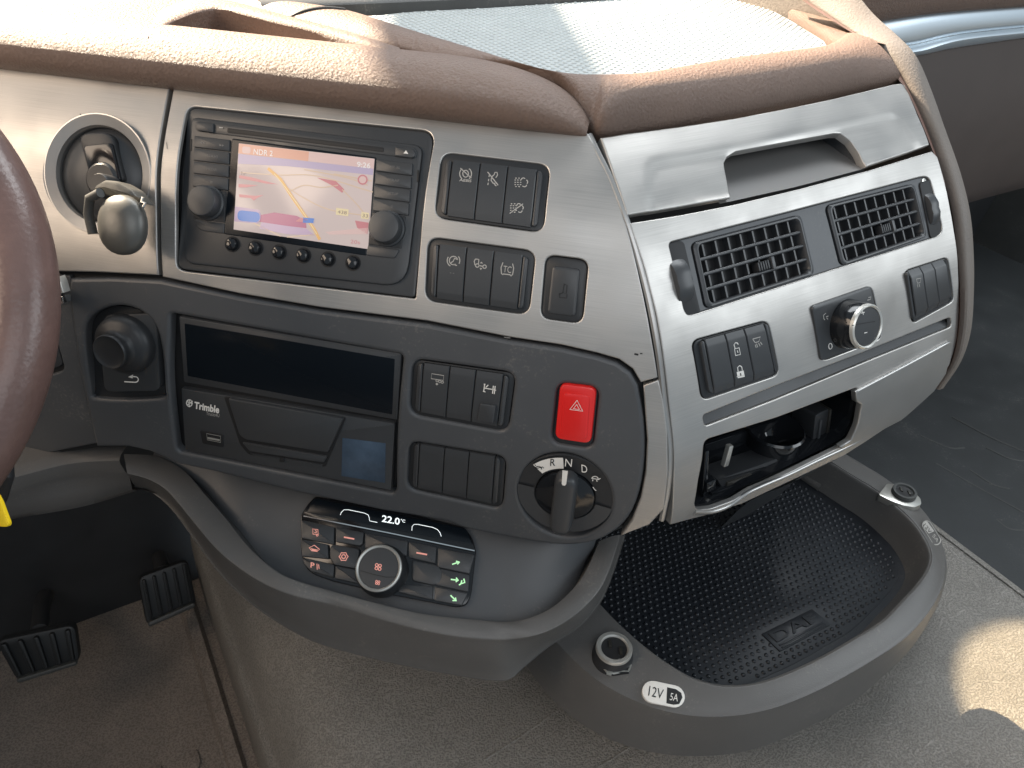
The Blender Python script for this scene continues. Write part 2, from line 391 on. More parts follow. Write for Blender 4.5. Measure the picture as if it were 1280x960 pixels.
def panel(name, S, outer, holes, m, parent, bev=0.0012, depth=0.007, hdepth=0.008, h=0, grid=0.012, hfun=None, label=None):
    """sheet on a ruled surface with real cut-outs; outer/holes are photo-measured loops (already rounded)"""
    def uvl(px):
        q = np.array([S.uv(*p) for p in px]); q = q*np.array([1, -1]);  # flip so that up is up
        if area2(q) < 0: q = q[::-1]
        return densify(q, grid*0.6)
    O = uvl(outer); H = [uvl(x) for x in holes]
    top = [offset2(O, bev)]+[offset2(x, -bev) for x in H]
    lo, hi = O.min(0), O.max(0)
    gx, gy = np.meshgrid(np.arange(lo[0], hi[0], grid), np.arange(lo[1], hi[1], grid)); G = np.stack([gx.ravel(), gy.ravel()], 1)
    ok = inpoly(G, top[0])
    for t in top[1:]: ok &= ~inpoly(G, t)
    for t in top: ok &= dist2(G, t) > grid*0.35
    G = G[ok]; vs = []; es = []
    for t in top:
        k = len(vs); vs += t.tolist(); es += [(k+i, k+(i+1) % len(t)) for i in range(len(t))]
    vs += G.tolist()
    r = geometry.delaunay_2d_cdt([Vector(v) for v in vs], es, [], 0, 1e-7)
    V2 = np.array([tuple(v) for v in r[0]]); T = np.array([f for f in r[2]]); C = V2[T].mean(1)
    keep = inpoly(C, top[0])
    for t in top[1:]: keep &= ~inpoly(C, t)
    T = T[keep]; hh = h+(hfun(V2) if hfun else np.zeros(len(V2)))
    V = [S.at(p[0], -p[1], q) for p, q in zip(V2, hh)]; UVs = [tuple(p) for p in V2]; F = [list(t) for t in T]
    def edge(loop, sgn, dep):
        Ls = [(offset2(loop, sgn*bev), 0), (offset2(loop, sgn*bev*0.45), -bev*0.12), (offset2(loop, sgn*bev*0.1), -bev*0.5), (loop, -bev), (loop, -dep)]
        k = len(V); n = len(loop); he = hfun(Ls[0][0]) if hfun else np.zeros(n)
        for l, hz in Ls:
            for p, q in zip(l, he): V.append(S.at(p[0], -p[1], h+hz+q)); UVs.append(tuple(p))
        for i in range(4):
            for a in range(n):
                b = (a+1) % n; f = [k+i*n+a, k+i*n+b, k+(i+1)*n+b, k+(i+1)*n+a]; F.append(f if sgn < 0 else f[::-1])
    edge(O, 1, depth)
    for x in H: edge(x, -1, hdepth)
    # orientation check
    f = F[0]; a, b, c = V[f[0]], V[f[1]], V[f[2]]; nn = np.cross(b-a, c-a)
    F[:len(T)] = F[:len(T)] if nn@S.nor(-V2[T[0][0]][1]) > 0 else [q[::-1] for q in F[:len(T)]]
    return mk(name, V, F, m, parent, uv=UVs, label=label)
def rq(px, r, seg=6): return [tuple(p) for p in rnd(px, r, seg)]

# ================================================================== setting
def strip(name, sec, o0, o1, m, n=30, **k):
    """sheet along the truck axis (nR) from a cross-section of (u, z) points"""
    A = [P0*np.array([1, 1, 0])+dR*u+nR*o0+ZZ*z for u, z in sec]; B = [p+nR*(o1-o0) for p in A]
    m_ = len(sec); V = []; F = []
    for i in range(n+1): V += [a+(b-a)*i/n for a, b in zip(A, B)]
    for i in range(n):
        for j in range(m_-1): F.append([i*m_+j, (i+1)*m_+j, (i+1)*m_+j+1, i*m_+j+1])
    return mk(name, V, F, m, None, kind='structure', **k)
ZT, ZF = -0.86, -1.15
sec = [tuple(p) for p in catmull([(-0.372, ZF-0.02), (-0.366, -1.0), (-0.352, -0.96), (-0.325, -0.905), (-0.27, -0.872), (-0.20, -0.862), (-0.10, ZT), (0.1, ZT), (0.3, ZT), (0.59, ZT), (0.625, ZT+0.005), (0.640, ZT-0.003), (0.645, ZT-0.03)], 5)]
strip('engine_tunnel', sec, -0.55, 0.75, 'tunnel')
strip('footwell_floor', [(-1.3, ZF), (-0.415, ZF), (-0.408, ZF+0.012), (-0.392, ZF+0.013), (-0.386, ZF+0.001), (-0.36, ZF)], -0.75, 0.75, 'floor', n=8)
strip('passenger_floor', [(0.63, ZT-0.032), (0.70, ZT-0.034), (2.2, ZT-0.05)], -0.7, 0.9, 'floor_mat', n=8)
# bulkhead behind the pedals and below the dash
strip('bulkhead', [(-1.3, -1.3), (-1.3, -0.5)], -0.0, 0.001, 'rubber', n=1)
V = [P0*np.array([1, 1, 0])+dR*u+nR*o+ZZ*z for u, o, z in ((-1.5, -0.62, -1.3), (2.2, -0.62, -1.3), (2.2, -0.5, -0.22), (-1.5, -0.5, -0.22))]
mk('bulkhead_wall', V, [[0, 1, 2, 3]], 'bulk', None, kind='structure')
def wall(name, u, o0, o1, z0, z1, m):
    V = [P0*np.array([1, 1, 0])+dR*(u+du)+nR*o+ZZ*z for du in (0, 0.03) for o, z in ((o0, z0), (o1, z0), (o1, z1), (o0, z1))]
    mk(name, V, [[0, 1, 2, 3], [7, 6, 5, 4], [3, 2, 6, 7], [0, 4, 5, 1], [0, 3, 7, 4], [1, 5, 6, 2]], m, None, kind='structure', flat=True)
wall('driver_door_wall', -1.15, -0.7, 1.2, -1.4, -0.22, 'rubber'); wall('passenger_door_wall', 1.75, -0.7, 1.2, -1.4, -0.2, 'rubber')  # unseen doors, put in to shade the footwell and the passenger floor
# the bright yard outside, seen over the dash top
G = [(-200, 4, -3.2), (200, 4, -3.2), (200, 300, -3.2), (-200, 300, -3.2)]
mk('ground', [np.array(g) for g in G], [[0, 1, 2, 3]], 'sand', None, kind='structure')
# mould seams on the tunnel cover and raised leaf pattern on the floor mat
tz = zpl(ZT)
b = MB()
for s_ in ([(605, 950), (650, 921), (697, 888)], [(742, 962), (764, 949), (790, 932)]):
    V, F = tubegeo([p-ZZ*0.0012 for p in tz.lift(catmull(s_, 5))], 0.0022, 8); b.add(V, F)
b.build('mould_seam', 'tunnel', None, kind='structure')
fl = zpl(ZF)
for q in ([(232, 965), (236, 944), (246, 934), (251, 951), (246, 965)], [(183, 967), (190, 957), (201, 953), (204, 966)], [(267, 924), (284, 915), (300, 945), (310, 968), (283, 968)]):
    pslab('floor_ornament', q, fl, -0.002, 0.005, 'floor', None, r=0.004, bev=0.002, kind='structure')
# passenger floor creases
pf = zpl(ZT-0.04); b = MB()
for s_ in ([(1170, 580), (1215, 606), (1280, 642)], [(1178, 632), (1200, 640), (1230, 655)], [(1210, 655), (1228, 668), (1250, 676)], [(1212, 588), (1240, 606), (1262, 612)], [(1232, 560), (1262, 574), (1290, 578)], [(1150, 545), (1185, 560), (1205, 560)], [(1245, 650), (1262, 662), (1290, 664)], [(1190, 522), (1240, 548), (1282, 566)]):
    V, F = tubegeo(pf.lift(catmull(s_, 5), 0.003), 0.0026, 6); b.add(V, F)
b.build('mat_crease', 'rubber', None, kind='structure')

# ================================================================== dashboard
dash = thing('dashboard', 'brown padded truck dashboard with brushed silver trim and dark grey lower panels', 'dashboard', L_.at(0, 0.25)*np.array([1, 1, 0])+ZZ*-0.62)
Zr = Z(210, 120, 3.765); Zs = Z(530, 180, 4.174); Zb = Z(500, 440, 3.84); Zc = Z(360, 610, 4.923); Zd = Z(90, 370, 3.048); Zv = Z(820, 210, 3.097); Zj = Z(0, 330, 2.909); Zi = Z(0, 80, 3.427); Zq = Z(840, 460, 4.571)
# --- cut-out loops
H_radio = Zr((85, 45), (1255, 165), (1165, 955), (35, 820))
H_b1 = [(552, 190), (688, 206), (679, 291), (543, 272)]
H_b2 = [(535, 296), (670, 314), (661, 394), (531, 376)]
H_one = [(682, 318), (736, 325), (728, 405), (675, 398)]
H_din = [(213, 391), (504, 443), (495, 618), (221, 564)]
H_joy = [(107, 420), (116, 394), (148, 382), (180, 391), (199, 419), (206, 484), (199, 498), (124, 498), (114, 484)]
H_b3 = [(516, 448), (645, 466), (635, 540), (512, 517)]
H_b4 = [(512, 551), (633, 571), (628, 637), (509, 611)]
H_haz = [(697, 478), (749, 484), (741, 561), (689, 553)]
GC = (706.5, 618.5)
silver_low = [(203, 346), (300, 367), (400, 384), (534, 401), (635, 421), (702, 431), (746, 441), (774, 449), (791, 461), (801, 478)]
panel('center_panel', L_, [(218, 104), (300, 114), (400, 126), (540, 143), (640, 152), (727, 160), (736, 168)]+[tuple(p) for p in cv([(742, 178), (760, 215), (783, 283), (804, 370), (817, 440), (822, 472)], 3)]+silver_low[::-1],
      [rq(H_radio, [14, 16, 3, 12]), rq(H_b1, 15), rq(H_b2, 15), rq(H_one, 13)], 'silver', dash, bev=0.0011, hdepth=0.004, label='brushed silver fascia around the navigation screen')
# dimple and scratches on the silver fascia
panel('ignition_panel', L_, [(-90, 66), (0, 78), (100, 89), (213, 102), (198, 344), (120, 340), (60, 339), (-90, 330)], [[tuple(p) for p in [(121+66*math.cos(a), 217+67*math.sin(a)) for a in np.linspace(0, 2*math.pi, 48, endpoint=False)]]], 'silver', dash, bev=0.0012, label='brushed silver panel around the ignition switch')
gear_loop = [p for p in [(GC[0]+58.5*math.cos(a)+2*math.sin(a), GC[1]+52.5*math.sin(a)+4.5*math.cos(a)) for a in np.linspace(0, 2*math.pi, 60, endpoint=False)]]
dark_top = [(88, 348), (140, 347), (201, 350), (300, 371), (400, 388), (534, 405), (635, 425), (702, 435), (746, 445), (771, 453), (788, 465)]
dark_rt = [tuple(p) for p in cv([(797, 481), (804, 520), (806, 560), (802, 602), (791, 637), (773, 660), (745, 676), (705, 681), (655, 674), (587, 661), (560, 651)], 3)]
panel('lower_panel', L_, dark_top+dark_rt+[(480, 638), (391, 619), (272, 590), (226, 580), (208, 572), (188, 564), (161, 558), (121, 558), (108, 500), (95, 430), (86, 368)],
      [rq(H_din, [6, 6, 8, 8]), [tuple(p) for p in catmull(H_joy, 4, True)], rq(H_b3, 15), rq(H_b4, 13), rq(H_haz, 13), gear_loop], 'dark', dash, bev=0.0035, depth=0.02, hdepth=0.010, h=0.001, label='matt dark grey fascia under the silver trim')
# small silver end piece beside the gear dial
panel('trim_end', L_, [(804, 482), (823, 475), (829, 500), (834, 540), (835, 590), (830, 636), (812, 656), (776, 670), (790, 650), (801, 622), (807, 590), (809, 550)], [], 'silver', dash, bev=0.0012, depth=0.02)
# left dark panel behind the wheel
panel('column_panel', L_, [(-60, 330), (80, 346), (85, 400), (95, 460), (106, 515), (117, 560), (60, 571), (-60, 600)], [rq([(30, 420), (62, 425), (74, 468), (36, 480)], 8)], 'dark', dash, bev=0.002, depth=0.02, h=-0.008)
slab('blank_button', rnd(L_.lift([(32, 423), (61, 428), (70, 462), (36, 474)], -0.012), 0.005), L_.tan((50, 445)), -0.016, -0.010, 'key', dash)
# backing behind all the joints
for nm, S_, q in (('backing', L_, [(-90, 66), (200, 96), (480, 128), (735, 160), (770, 225), (815, 400), (830, 480), (838, 560), (832, 640), (770, 672), (700, 690), (420, 632), (150, 560), (-90, 600)]),):
    panel(nm, S_, q, [rq(H_radio, 8), [tuple(p) for p in catmull(H_joy, 4, True)], gear_loop], 'engrave', dash, h=-0.012, grid=0.02)
# --- right hand side: groove, flap panel, vent panel
groove = [(737, 166), (746, 186), (765, 225), (789, 290), (811, 370), (824, 440), (831, 500), (838, 560), (836, 610), (828, 652)]
loft('groove', [R_.lift(cv([(x-6, y+1) for x, y in groove]), -0.006), R_.lift(cv([(x+8, y) for x, y in groove]), -0.004)], 'engrave', dash, n=50)
rib = R_.lift(cv([(x+1.5, y) for x, y in groove]), -0.003)
b = MB(); b.add(*tubegeo(resample(rib, 60), 0.0028, 8)); b.build('groove_bead', 'silver_plain', dash)
cut = [(914, 247), (908, 210), (907, 202), (911, 194), (921, 188), (985, 176), (1044, 165), (1053, 165), (1065, 174), (1076, 190), (1084, 208)]
emb = [(811, 268), (807, 224), (809, 209), (816, 201), (832, 197), (900, 186), (985, 169), (1060, 152), (1104, 142), (1118, 141), (1128, 150), (1138, 164), (1146, 178), (1158, 187), (1130, 198), (900, 250)]
embuv = np.array([R_.uv(*p) for p in catmull(emb[:13], 4)+[np.array(p) for p in emb[13:]]])*np.array([1, -1])
def emboss(P):
    d = dist2(P, embuv); i = inpoly(P, embuv); sd = np.where(i, d, -d)
    t = np.clip((sd+0.001)/0.008, 0, 1); return -0.0020*t*t*(3-2*t)
flap_out = [(751, 172), (780, 167), (850, 158), (917, 148), (980, 136), (1038, 124), (1080, 114), (1117, 105), (1126, 104), (1131, 106), (1147, 143), (1162, 181)]+cut[::-1]+[(850, 258), (784, 269), (768, 221)]
panel('flap_panel', R_, flap_out, [], 'silver', dash, bev=0.0014, depth=0.008, grid=0.0045, hfun=emboss, label='brushed silver flap panel with a scooped finger opening')
# scoop: dark ceiling and grey floor going in behind the opening
uvc = [R_.uv(*p) for p in cut]
front = [R_.at(u, v, -0.003) for u, v in uvc]; back = [p-nR*0.055-ZZ*0.004 for p in front]
V, F = rings([front, back], False, True, close=False); mk('scoop', V, F, 'dark', dash)
loft('scoop_floor', [R_.lift([(905, 252), (1000, 231), (1090, 207)], -0.0055), [p-nR*0.06+ZZ*0.012 for p in R_.lift([(905, 252), (1000, 231), (1090, 207)], -0.004)]], 'pocket', dash, n=12)
H_vent = Zv((48, 288), (520, 168), (1040, 30), (1062, 40), (1112, 235), (1098, 262), (640, 408), (132, 572), (112, 560))
H_lock = [(864, 426), (960, 400), (975, 468), (877, 501)]
H_dial = [(1015, 383), (1090, 357), (1103, 423), (1027, 452)]
H_b6 = [(1130, 339), (1185, 321), (1193, 376), (1140, 405)]
H_slot = [(878, 519), (960, 486), (1080, 440), (1189, 396), (1190, 408), (1080, 453), (970, 499), (881, 533)]
H_ash = [(880, 554), (884, 549), (971, 522), (1072, 484), (1076, 503), (1071, 532), (1062, 551), (1047, 561), (985, 592), (955, 606), (938, 613), (917, 626), (890, 636), (872, 638), (868, 632), (873, 600), (878, 575)]
vent_out = [(787, 279), (850, 269), (917, 256), (1000, 236), (1086, 213), (1165, 189), (1172, 196), (1184, 240), (1193, 290), (1198, 340), (1199, 390), (1196, 425), (1187, 456), (1166, 488), (1125, 524), (1081, 553), (1054, 570), (993, 599), (927, 630), (880, 645), (838, 656), (842, 600), (842, 555), (836, 500), (830, 450), (820, 390), (806, 335)]
panel('vent_panel', R_, vent_out, [rq(H_vent, [6, 0, 8, 8, 8, 6, 0, 10, 8]), rq(H_lock, 10), rq(H_dial, 9), rq(H_b6, 7), rq(H_slot, 5), rq(H_ash, 4)], 'silver', dash, bev=0.0011, depth=0.012, hdepth=0.005, label='brushed silver panel holding the two air vents')
panel('vent_backing', R_, [(790, 285), (1165, 195), (1190, 290), (1196, 380), (1190, 440), (1130, 510), (1085, 480), (960, 530), (850, 545), (836, 450)], [], 'engrave', dash, h=-0.0125, grid=0.02)
# card slot floor, slightly lighter, and its step
loft('card_slot', [R_.lift(H_slot[:4], -0.011), R_.lift(H_slot[:3:-1], -0.0035)], 'key', dash, n=20)
# ashtray bay ------------------------------------------------------
bay_uv = [R_.uv(*p) for p in rq(H_ash, 4)]
fr = [R_.at(u, v, -0.008) for u, v in bay_uv]; bk = [p-nR*0.075+ZZ*0.006 for p in fr]
V, F = rings([fr, bk]); mk('ashtray_bay', V, [f[::-1] for f in F], 'gloss', dash)
# --- leather pads -------------------------------------------------
def sweep(name, sec, d, n, us, m, parent, taper=None, **k):
    """roll: cross-section (o, z) swept along d; taper(u) -> (scale about the inner foot)"""
    sec = [tuple(p) for p in catmull(sec, 6)]; V = []; F = []; k_ = len(sec)
    f0 = np.array(sec[0])
    for u in us:
        for o, z in sec:
            oo, zz = (taper(u, o, z) if taper else (o, z)); V.append(P0*np.array([1, 1, 0])+d*u+n*oo+ZZ*zz)
    for i in range(len(us)-1):
        for j in range(k_-1): F.append([i*k_+j, i*k_+j+1, (i+1)*k_+j+1, (i+1)*k_+j])
    return mk(name, V, F, m, parent, **k)
secL = [(-0.058, -0.222), (-0.047, -0.216), (-0.036, -0.207), (-0.034, -0.196), (-0.043, -0.183), (-0.062, -0.174), (-0.09, -0.173), (-0.125, -0.182), (-0.15, -0.20)]
def tapL(u, o, z):
    # bullet-shaped end towards the corner
    t = np.clip((u+0.20)/0.158, 0, 1); s = math.sqrt(max(0.0, 1-t**2.6))
    return (-0.052+(o+0.052)*(0.12+0.88*s) if o > -0.052 else -0.052+(o+0.052)*max(s, 0.02), -0.2165+(z+0.2165)*max(s, 0.03))
sweep('dash_pad', secL, dL, nL, np.r_[np.linspace(-0.9, -0.2, 30), np.linspace(-0.195, -0.045, 40)], 'brown', dash, tapL, label='brown grained pad roll above the navigation screen')
nn = 60
zt = zpl(-0.180)
lo3 = [(255, -6, -.182), (281, 3, -.182), (314, 12, -.182), (361, 23, -.182), (428, 41, -.182), (500, 61, -.183), (569, 80, -.185), (619, 90, -.189), (659, 103, -.195), (696, 126, -.205), (722, 154, -.212), (737, 163, -.2135)]
hi3 = [(330, -8), (356, 0), (402, 8), (441, 15), (486, 29), (526, 42), (579, 58), (632, 75), (668, 86), (700, 91), (726, 93), (751, 93)]
lo4 = [zpl(h).one((x, y)) for x, y, h in lo3]; hi4 = zt.lift(hi3)
lor = R_.lift([(752, 165), (800, 159), (869, 148), (940, 135), (1020, 119), (1080, 106), (1121, 96)], 0.004)
hir = zt.lift([(770, 93), (812, 90), (870, 80), (925, 71), (981, 64), (1035, 56), (1060, 41)])
A = np.array(catmull(lo4+lor, 9)); B = np.array(catmull(hi4+hir, 9))
k_ = np.clip((np.linspace(0, 18, len(A))-7)/5, 0, 1)[:, None]          # bulge grows from ridge to pad
vd = -A/np.linalg.norm(A, axis=1)[:, None]; bd = vd*0.55+ZZ*0.75
bl_ = 0.0085+0.006*k_
foot = A-ZZ*0.010+A/np.linalg.norm(A, axis=1)[:, None]*0.010
curves = [foot, A, A*0.78+B*0.22+bd*bl_*0.72, A*0.5+B*0.5+bd*bl_*0.95, A*0.22+B*0.78+bd*bl_*0.60, B, B-ZZ*0.010+(B-A)*0.05]
def loftraw(name, C, m, parent, **k):
    C = [np.array(c) for c in C]; C = catmull(C, 5); n = len(C[0]); V = [q for c in C for q in c]
    F = [[i*n+j, (i+1)*n+j, (i+1)*n+j+1, i*n+j+1] for i in range(len(C)-1) for j in range(n-1)]
    f = F[len(F)//2]; a_, b_, c_ = V[f[0]], V[f[1]], V[f[2]]
    if np.cross(b_-a_, c_-a_)@a_ > 0: F = [q[::-1] for q in F]
    return mk(name, V, F, m, parent, **k)
loftraw('front_pad', curves, 'brown', dash, sharp=70, label='brown grained pad running round the studded top mat')
# seam notch in the ridge
pq = np.array([(640+FPX*(q@RT)/(q@FW), 480-FPX*(q@UP)/(q@FW)) for q in A]); i0 = int(np.argmin(np.linalg.norm(pq-np.array([363, 24]), axis=1)))
sm = np.array(catmull([c[i0] for c in curves[1:6]], 5)); b = MB(); b.add(*tubegeo(sm[:18]+bd[i0]*0.0002, 0.0022, 8)); b.build('pad_seam', 'engrave', dash)
# hump between roll and ridge
h1 = resample(zpl(-0.172).lift(cv([(185, 40), (198, 33), (222, 19), (255, 9), (286, 8), (350, 23), (402, 35), (466, 54), (500, 69)])), nn)
h2 = resample(zpl(-0.181).lift(cv([(205, 12), (232, 2), (262, -3), (300, 5), (361, 22), (428, 40), (500, 61)])), nn)
loft('pad_hump', [h1-ZZ*0.05+nL*0.004, h1-ZZ*0.012+nL*0.003, h1-ZZ*0.002, h1*0.5+h2*0.5+ZZ*0.002, h2, h2-ZZ*0.02-nL*0.02], 'brown', dash, n=nn, smooth_across=4)
# dash top surface below everything, so that nothing is open
V = [P0*np.array([1, 1, 0])+dR*u+nR*o+ZZ*-0.205 for u, o in ((-0.9, -1.2), (0.45, -0.70), (0.45, -0.10), (0.02, -0.13), (-0.5, -0.58), (-0.9, -0.95))]
mk('dash_deck', V, [list(range(len(V)))[::-1]], 'brown', dash)
# wooden-toned side trim: groove then grey leather band following the panel's right edge
inn = [(978, -20), (1008, 4), (1038, 24), (1062, 39), (1084, 51), (1103, 72), (1121, 97), (1136, 118), (1163, 181), (1186, 245), (1195, 300), (1200, 360), (1199, 410), (1190, 452), (1168, 488)]
mdl = [(985, -22), (1015, 2), (1045, 22), (1068, 38), (1103, 59), (1128, 87), (1148, 122), (1166, 161), (1186, 218), (1198, 269), (1203, 319), (1206, 365), (1204, 412), (1195, 450), (1172, 487)]
out_ = [(1035, -50), (1050, -32), (1066, -14), (1082, 6), (1096, 22), (1120, 44), (1145, 72), (1164, 117), (1178, 158), (1199, 218), (1211, 269), (1215, 319), (1215, 365), (1211, 415), (1198, 453), (1176, 486)]
pu0, pu1, pu2 = RU(0.401), RU(0.412), RU(0.436)
loft('trim_groove', [pu0.lift(cv(inn)), [p-nR*0.008 for p in pu1.lift(cv(mdl))]], 'brown_groove', dash, n=80)
t0 = resample(pu1.lift(cv(mdl)), 80); t1 = resample(pu2.lift(cv(out_)), 80)
loft('side_trim', [t0-nR*0.016, t0, t0*0.7+t1*0.3+nR*0.003+ZZ*0.003, t0*0.3+t1*0.7+nR*0.003+ZZ*0.003, t1, t1-nR*0.02-ZZ*0.01+dR*0.004, t1-nR*np.linspace(0.3, 0.015, 80)[:, None]-ZZ*0.012+dR*0.002], 'brown_side', dash, n=80, smooth_across=3, label='grey brown leather band along the console edge')
# --- lower console: bowl with a rounded lip -----------------------
Apx = [(155, 568), (188, 570), (212, 578), (234, 594), (255, 619), (283, 651), (310, 684), (337, 708), (364, 724), (420, 741), (480, 757), (534, 769), (601, 776), (641, 777), (668, 771), (695, 757), (723, 730), (738, 705), (750, 676)]
Bpx = [(159, 591), (185, 598), (209, 613), (237, 646), (266, 681), (293, 705), (326, 727), (364, 743), (420, 757), (490, 778), (550, 792), (601, 798), (641, 798), (677, 791), (712, 773), (744, 744), (761, 714), (776, 668)]
Cpx = [(169, 608), (190, 613), (215, 632), (242, 667), (272, 708), (304, 741), (342, 770), (391, 797), (450, 815), (520, 831), (570, 840), (610, 846), (636, 845), (652, 832), (684, 806), (722, 782), (748, 752), (764, 716), (779, 670)]
nl = 110
def lz(px, dz): return resample([zpl(np.interp(q[0], [155, 300, 420, 640, 750, 780], [-.572, -.60, -.612, -.618, -.602, -.598])+dz).one(tuple(q)) for q in cv(px)], nl)
cA, cB, cC = lz(Apx, 0), lz(Bpx, -0.006), lz(Cpx, -0.070)
inw = (P0+dL*-0.13+nL*0.05)*np.array([1, 1, 0])
def toin(c, a): q = c.copy(); q[:, :2] += (inw[:2]-c[:, :2])*a; return q
loft('console_lip', [toin(cA, 0.10)-ZZ*0.035, toin(cA, 0.03)-ZZ*0.012, toin(cA, 0.008)-ZZ*0.002, cA, cA*0.5+cB*0.5+ZZ*0.0015, cB*0.92+cA*0.08, cB-ZZ*0.0018, cB*0.85+cC*0.15, cC, toin(cC, 0.03)-ZZ*0.004, toin(cC, 0.5)-ZZ*0.02], 'lip', dash, n=nl, smooth_across=3, sharp=60, label='rounded dark grey lip below the climate control')
# bowl floor between dark fascia and lip
top_d = [(160, 556), (200, 566), (240, 581), (310, 596), (391, 616), (480, 634), (560, 648), (610, 662), (660, 672), (715, 678), (752, 672)]
cT = resample(L_.lift(cv(top_d), -0.024), nl); cI = toin(cA, 0.05)-ZZ*0.014
clim = fitpl(L_.lift([(376, 645), (594, 686)], -0.004)+zpl(-0.624).lift([(380, 714), (584, 758)]), dL)
def under(c): d = (c-clim.p)@clim.n; return c-clim.n*np.maximum(d+0.0015, 0)[:, None]
loft('console_bowl', [under(cT+ZZ*0.03)-nL*0.01+ZZ*0.01, under(cT), under(cT*0.62+cI*0.38-nL*0.010), under(cT*0.28+cI*0.72-ZZ*0.010), cI-ZZ*0.004], 'dark', dash, n=nl, smooth_across=4)
# knee bolster on the driver's side
kt = zpl(-0.585).lift(cv([(-60, 604), (12, 591), (79, 574), (120, 569), (151, 568)])); km = zpl(-0.615).lift(cv([(-60, 640), (12, 622), (79, 604), (120, 598), (162, 596)])); kb = zpl(-0.655).lift(cv([(-60, 668), (10, 650), (80, 638), (120, 629), (172, 613)]))
kt, km, kb = (resample(c, 40) for c in (kt, km, kb))
loft('knee_bolster', [kt-nL*0.05+ZZ*0.004, kt, kt*0.5+km*0.5+nL*0.004, km, kb, kb-nL*0.08-ZZ*0.02], 'lip', dash, n=40, smooth_across=3)
# dark carcass under the dash
V = [P0*np.array([1, 1, 0])+dR*u+nR*o+ZZ*z for u, o, z in ((0.0, -0.03, -0.46), (0.44, 0.0, -0.42), (0.44, -0.05, -0.90), (0.0, -0.08, -0.90))]
mk('carcass', V, [[0, 1, 2, 3]], 'rubber', dash)
V = [np.array(p) for p in R_.lift([(1125, 524), (1054, 571), (927, 631), (832, 656)], -0.006)]
V += [p-nR*0.11+ZZ*0.02 for p in V]
mk('panel_underside', V, [[0, 1, 5, 4], [1, 2, 6, 5], [2, 3, 7, 6]], 'key', dash)
# --- the passenger side of the dash, beyond the console -----------
pd = thing('passenger_dash', 'brown leather passenger dash with a bright chrome strip behind the console', 'dashboard', RV(-0.22).one((1240, 250)))
o_ = RV(-0.22)
pt = resample(o_.lift(cv([(1060, -30), (1100, -32), (1180, -44), (1330, -58)])), 40); pb = resample(o_.lift(cv([(1060, 30), (1104, 22), (1180, 12), (1330, 2)])), 40)
loft('upper_pad', [pt-nR*0.2+ZZ*0.01, pt, pt*0.5+pb*0.5+nR*0.02, pb+nR*0.012, pb-nR*0.01], 'brown', pd, n=40, smooth_across=4)
ch = [resample(o_.lift(cv(q)), 40) for q in ([(1060, 30), (1104, 23), (1180, 13), (1330, 0)], [(1060, 38), (1110, 31), (1185, 19), (1330, 8)], [(1080, 58), (1135, 55), (1200, 41), (1330, 28)], [(1080, 66), (1140, 62), (1200, 47), (1330, 34)], [(1080, 76), (1145, 69), (1200, 58), (1330, 40)])]
loft('chrome_strip', [ch[0], ch[1]+nR*0.006, ch[1]*0.3+ch[2]*0.7+nR*0.009, ch[2]+nR*0.004], 'strip', pd, n=40, smooth_across=4)
loft('chrome_bead', [ch[2]+nR*0.002, ch[3]+nR*0.010, ch[4]+nR*0.002, ch[4]-nR*0.006], 'strip', pd, n=40, smooth_across=4)
fa = resample(o_.lift(cv([(1080, 72), (1145, 68), (1200, 57), (1330, 39)])), 40); fb = resample(o_.lift(cv([(1080, 280), (1180, 262), (1230, 248), (1330, 222)])), 40)
loft('glovebox_panel', [fa-nR*0.004, fa*0.5+fb*0.5+nR*0.015, fb, fb-nR*0.08-ZZ*0.01], 'door', pd, n=40, smooth_across=4)
# ================================================================== top mat
mp_out = [(452, 21), (520, 14), (606, 10), (700, 4), (760, 0), (860, -8), (930, -6), (990, 26), (1030, 51), (1034, 57), (981, 65), (925, 72), (870, 81), (812, 91), (751, 95), (712, 96), (672, 91), (632, 77), (579, 59), (526, 43), (486, 30)]
topmat = thing('dashboard_mat', 'grey studded rubber mat lying in the recess on top of the dash', 'mat', zpl(-0.190).one((760, 40)))
ml = zpl(-0.188).lift(mp_out); pm = zpl(-0.188)
slab('sheet', ml, pm, -0.004, 0.0, 'mat_top', topmat, bev=0.001)
def studs(name, loop, pl, sp, r, hgt, m, parent, ang=0, skip=None, seg=8, inset=0.004):
    q = to2(loop, pl)
    if area2(q) < 0: q = q[::-1]
    q = offset2(q, inset); lo, hi = q.min(0)-0.05, q.max(0)+0.05; c = (lo+hi)/2; R = np.linalg.norm(hi-lo)/2
    n = int(R/sp)+1; pts = []
    ca, sa = math.cos(ang), math.sin(ang)
    for j in range(-n, n+1):
        for i in range(-n, n+1):
            x = (i+0.5*(j % 2))*sp; y = j*sp*0.866; pts.append((c[0]+x*ca-y*sa, c[1]+x*sa+y*ca))
    pts = np.array(pts); ok = inpoly(pts, q)
    if skip is not None: ok &= ~inpoly(pts, skip)
    b = MB(); V = []; F = []
    for x, y in pts[ok]:
        k = len(V)
        for rr, hh in ((1, -0.0003), (0.82, 0.62), (0.42, 0.95)):
            for a in range(seg):
                t = 2*math.pi*a/seg; V.append(pl.p+pl.e1*(x+r*rr*math.cos(t))+pl.e2*(y+r*rr*math.sin(t))+pl.n*(hh*hgt if hh > 0 else hh))
        for lv in range(2):
            for a in range(seg): F.append([k+lv*seg+a, k+lv*seg+(a+1) % seg, k+(lv+1)*seg+(a+1) % seg, k+(lv+1)*seg+a])
        F.append([k+2*seg+a for a in range(seg)])
    return mk(name, V, F, m, parent, kind='stuff', sharp=80)
studs('studs', ml, pm, 0.0082, 0.0029, 0.0012, 'mat_top', topmat, ang=0.05, seg=6)
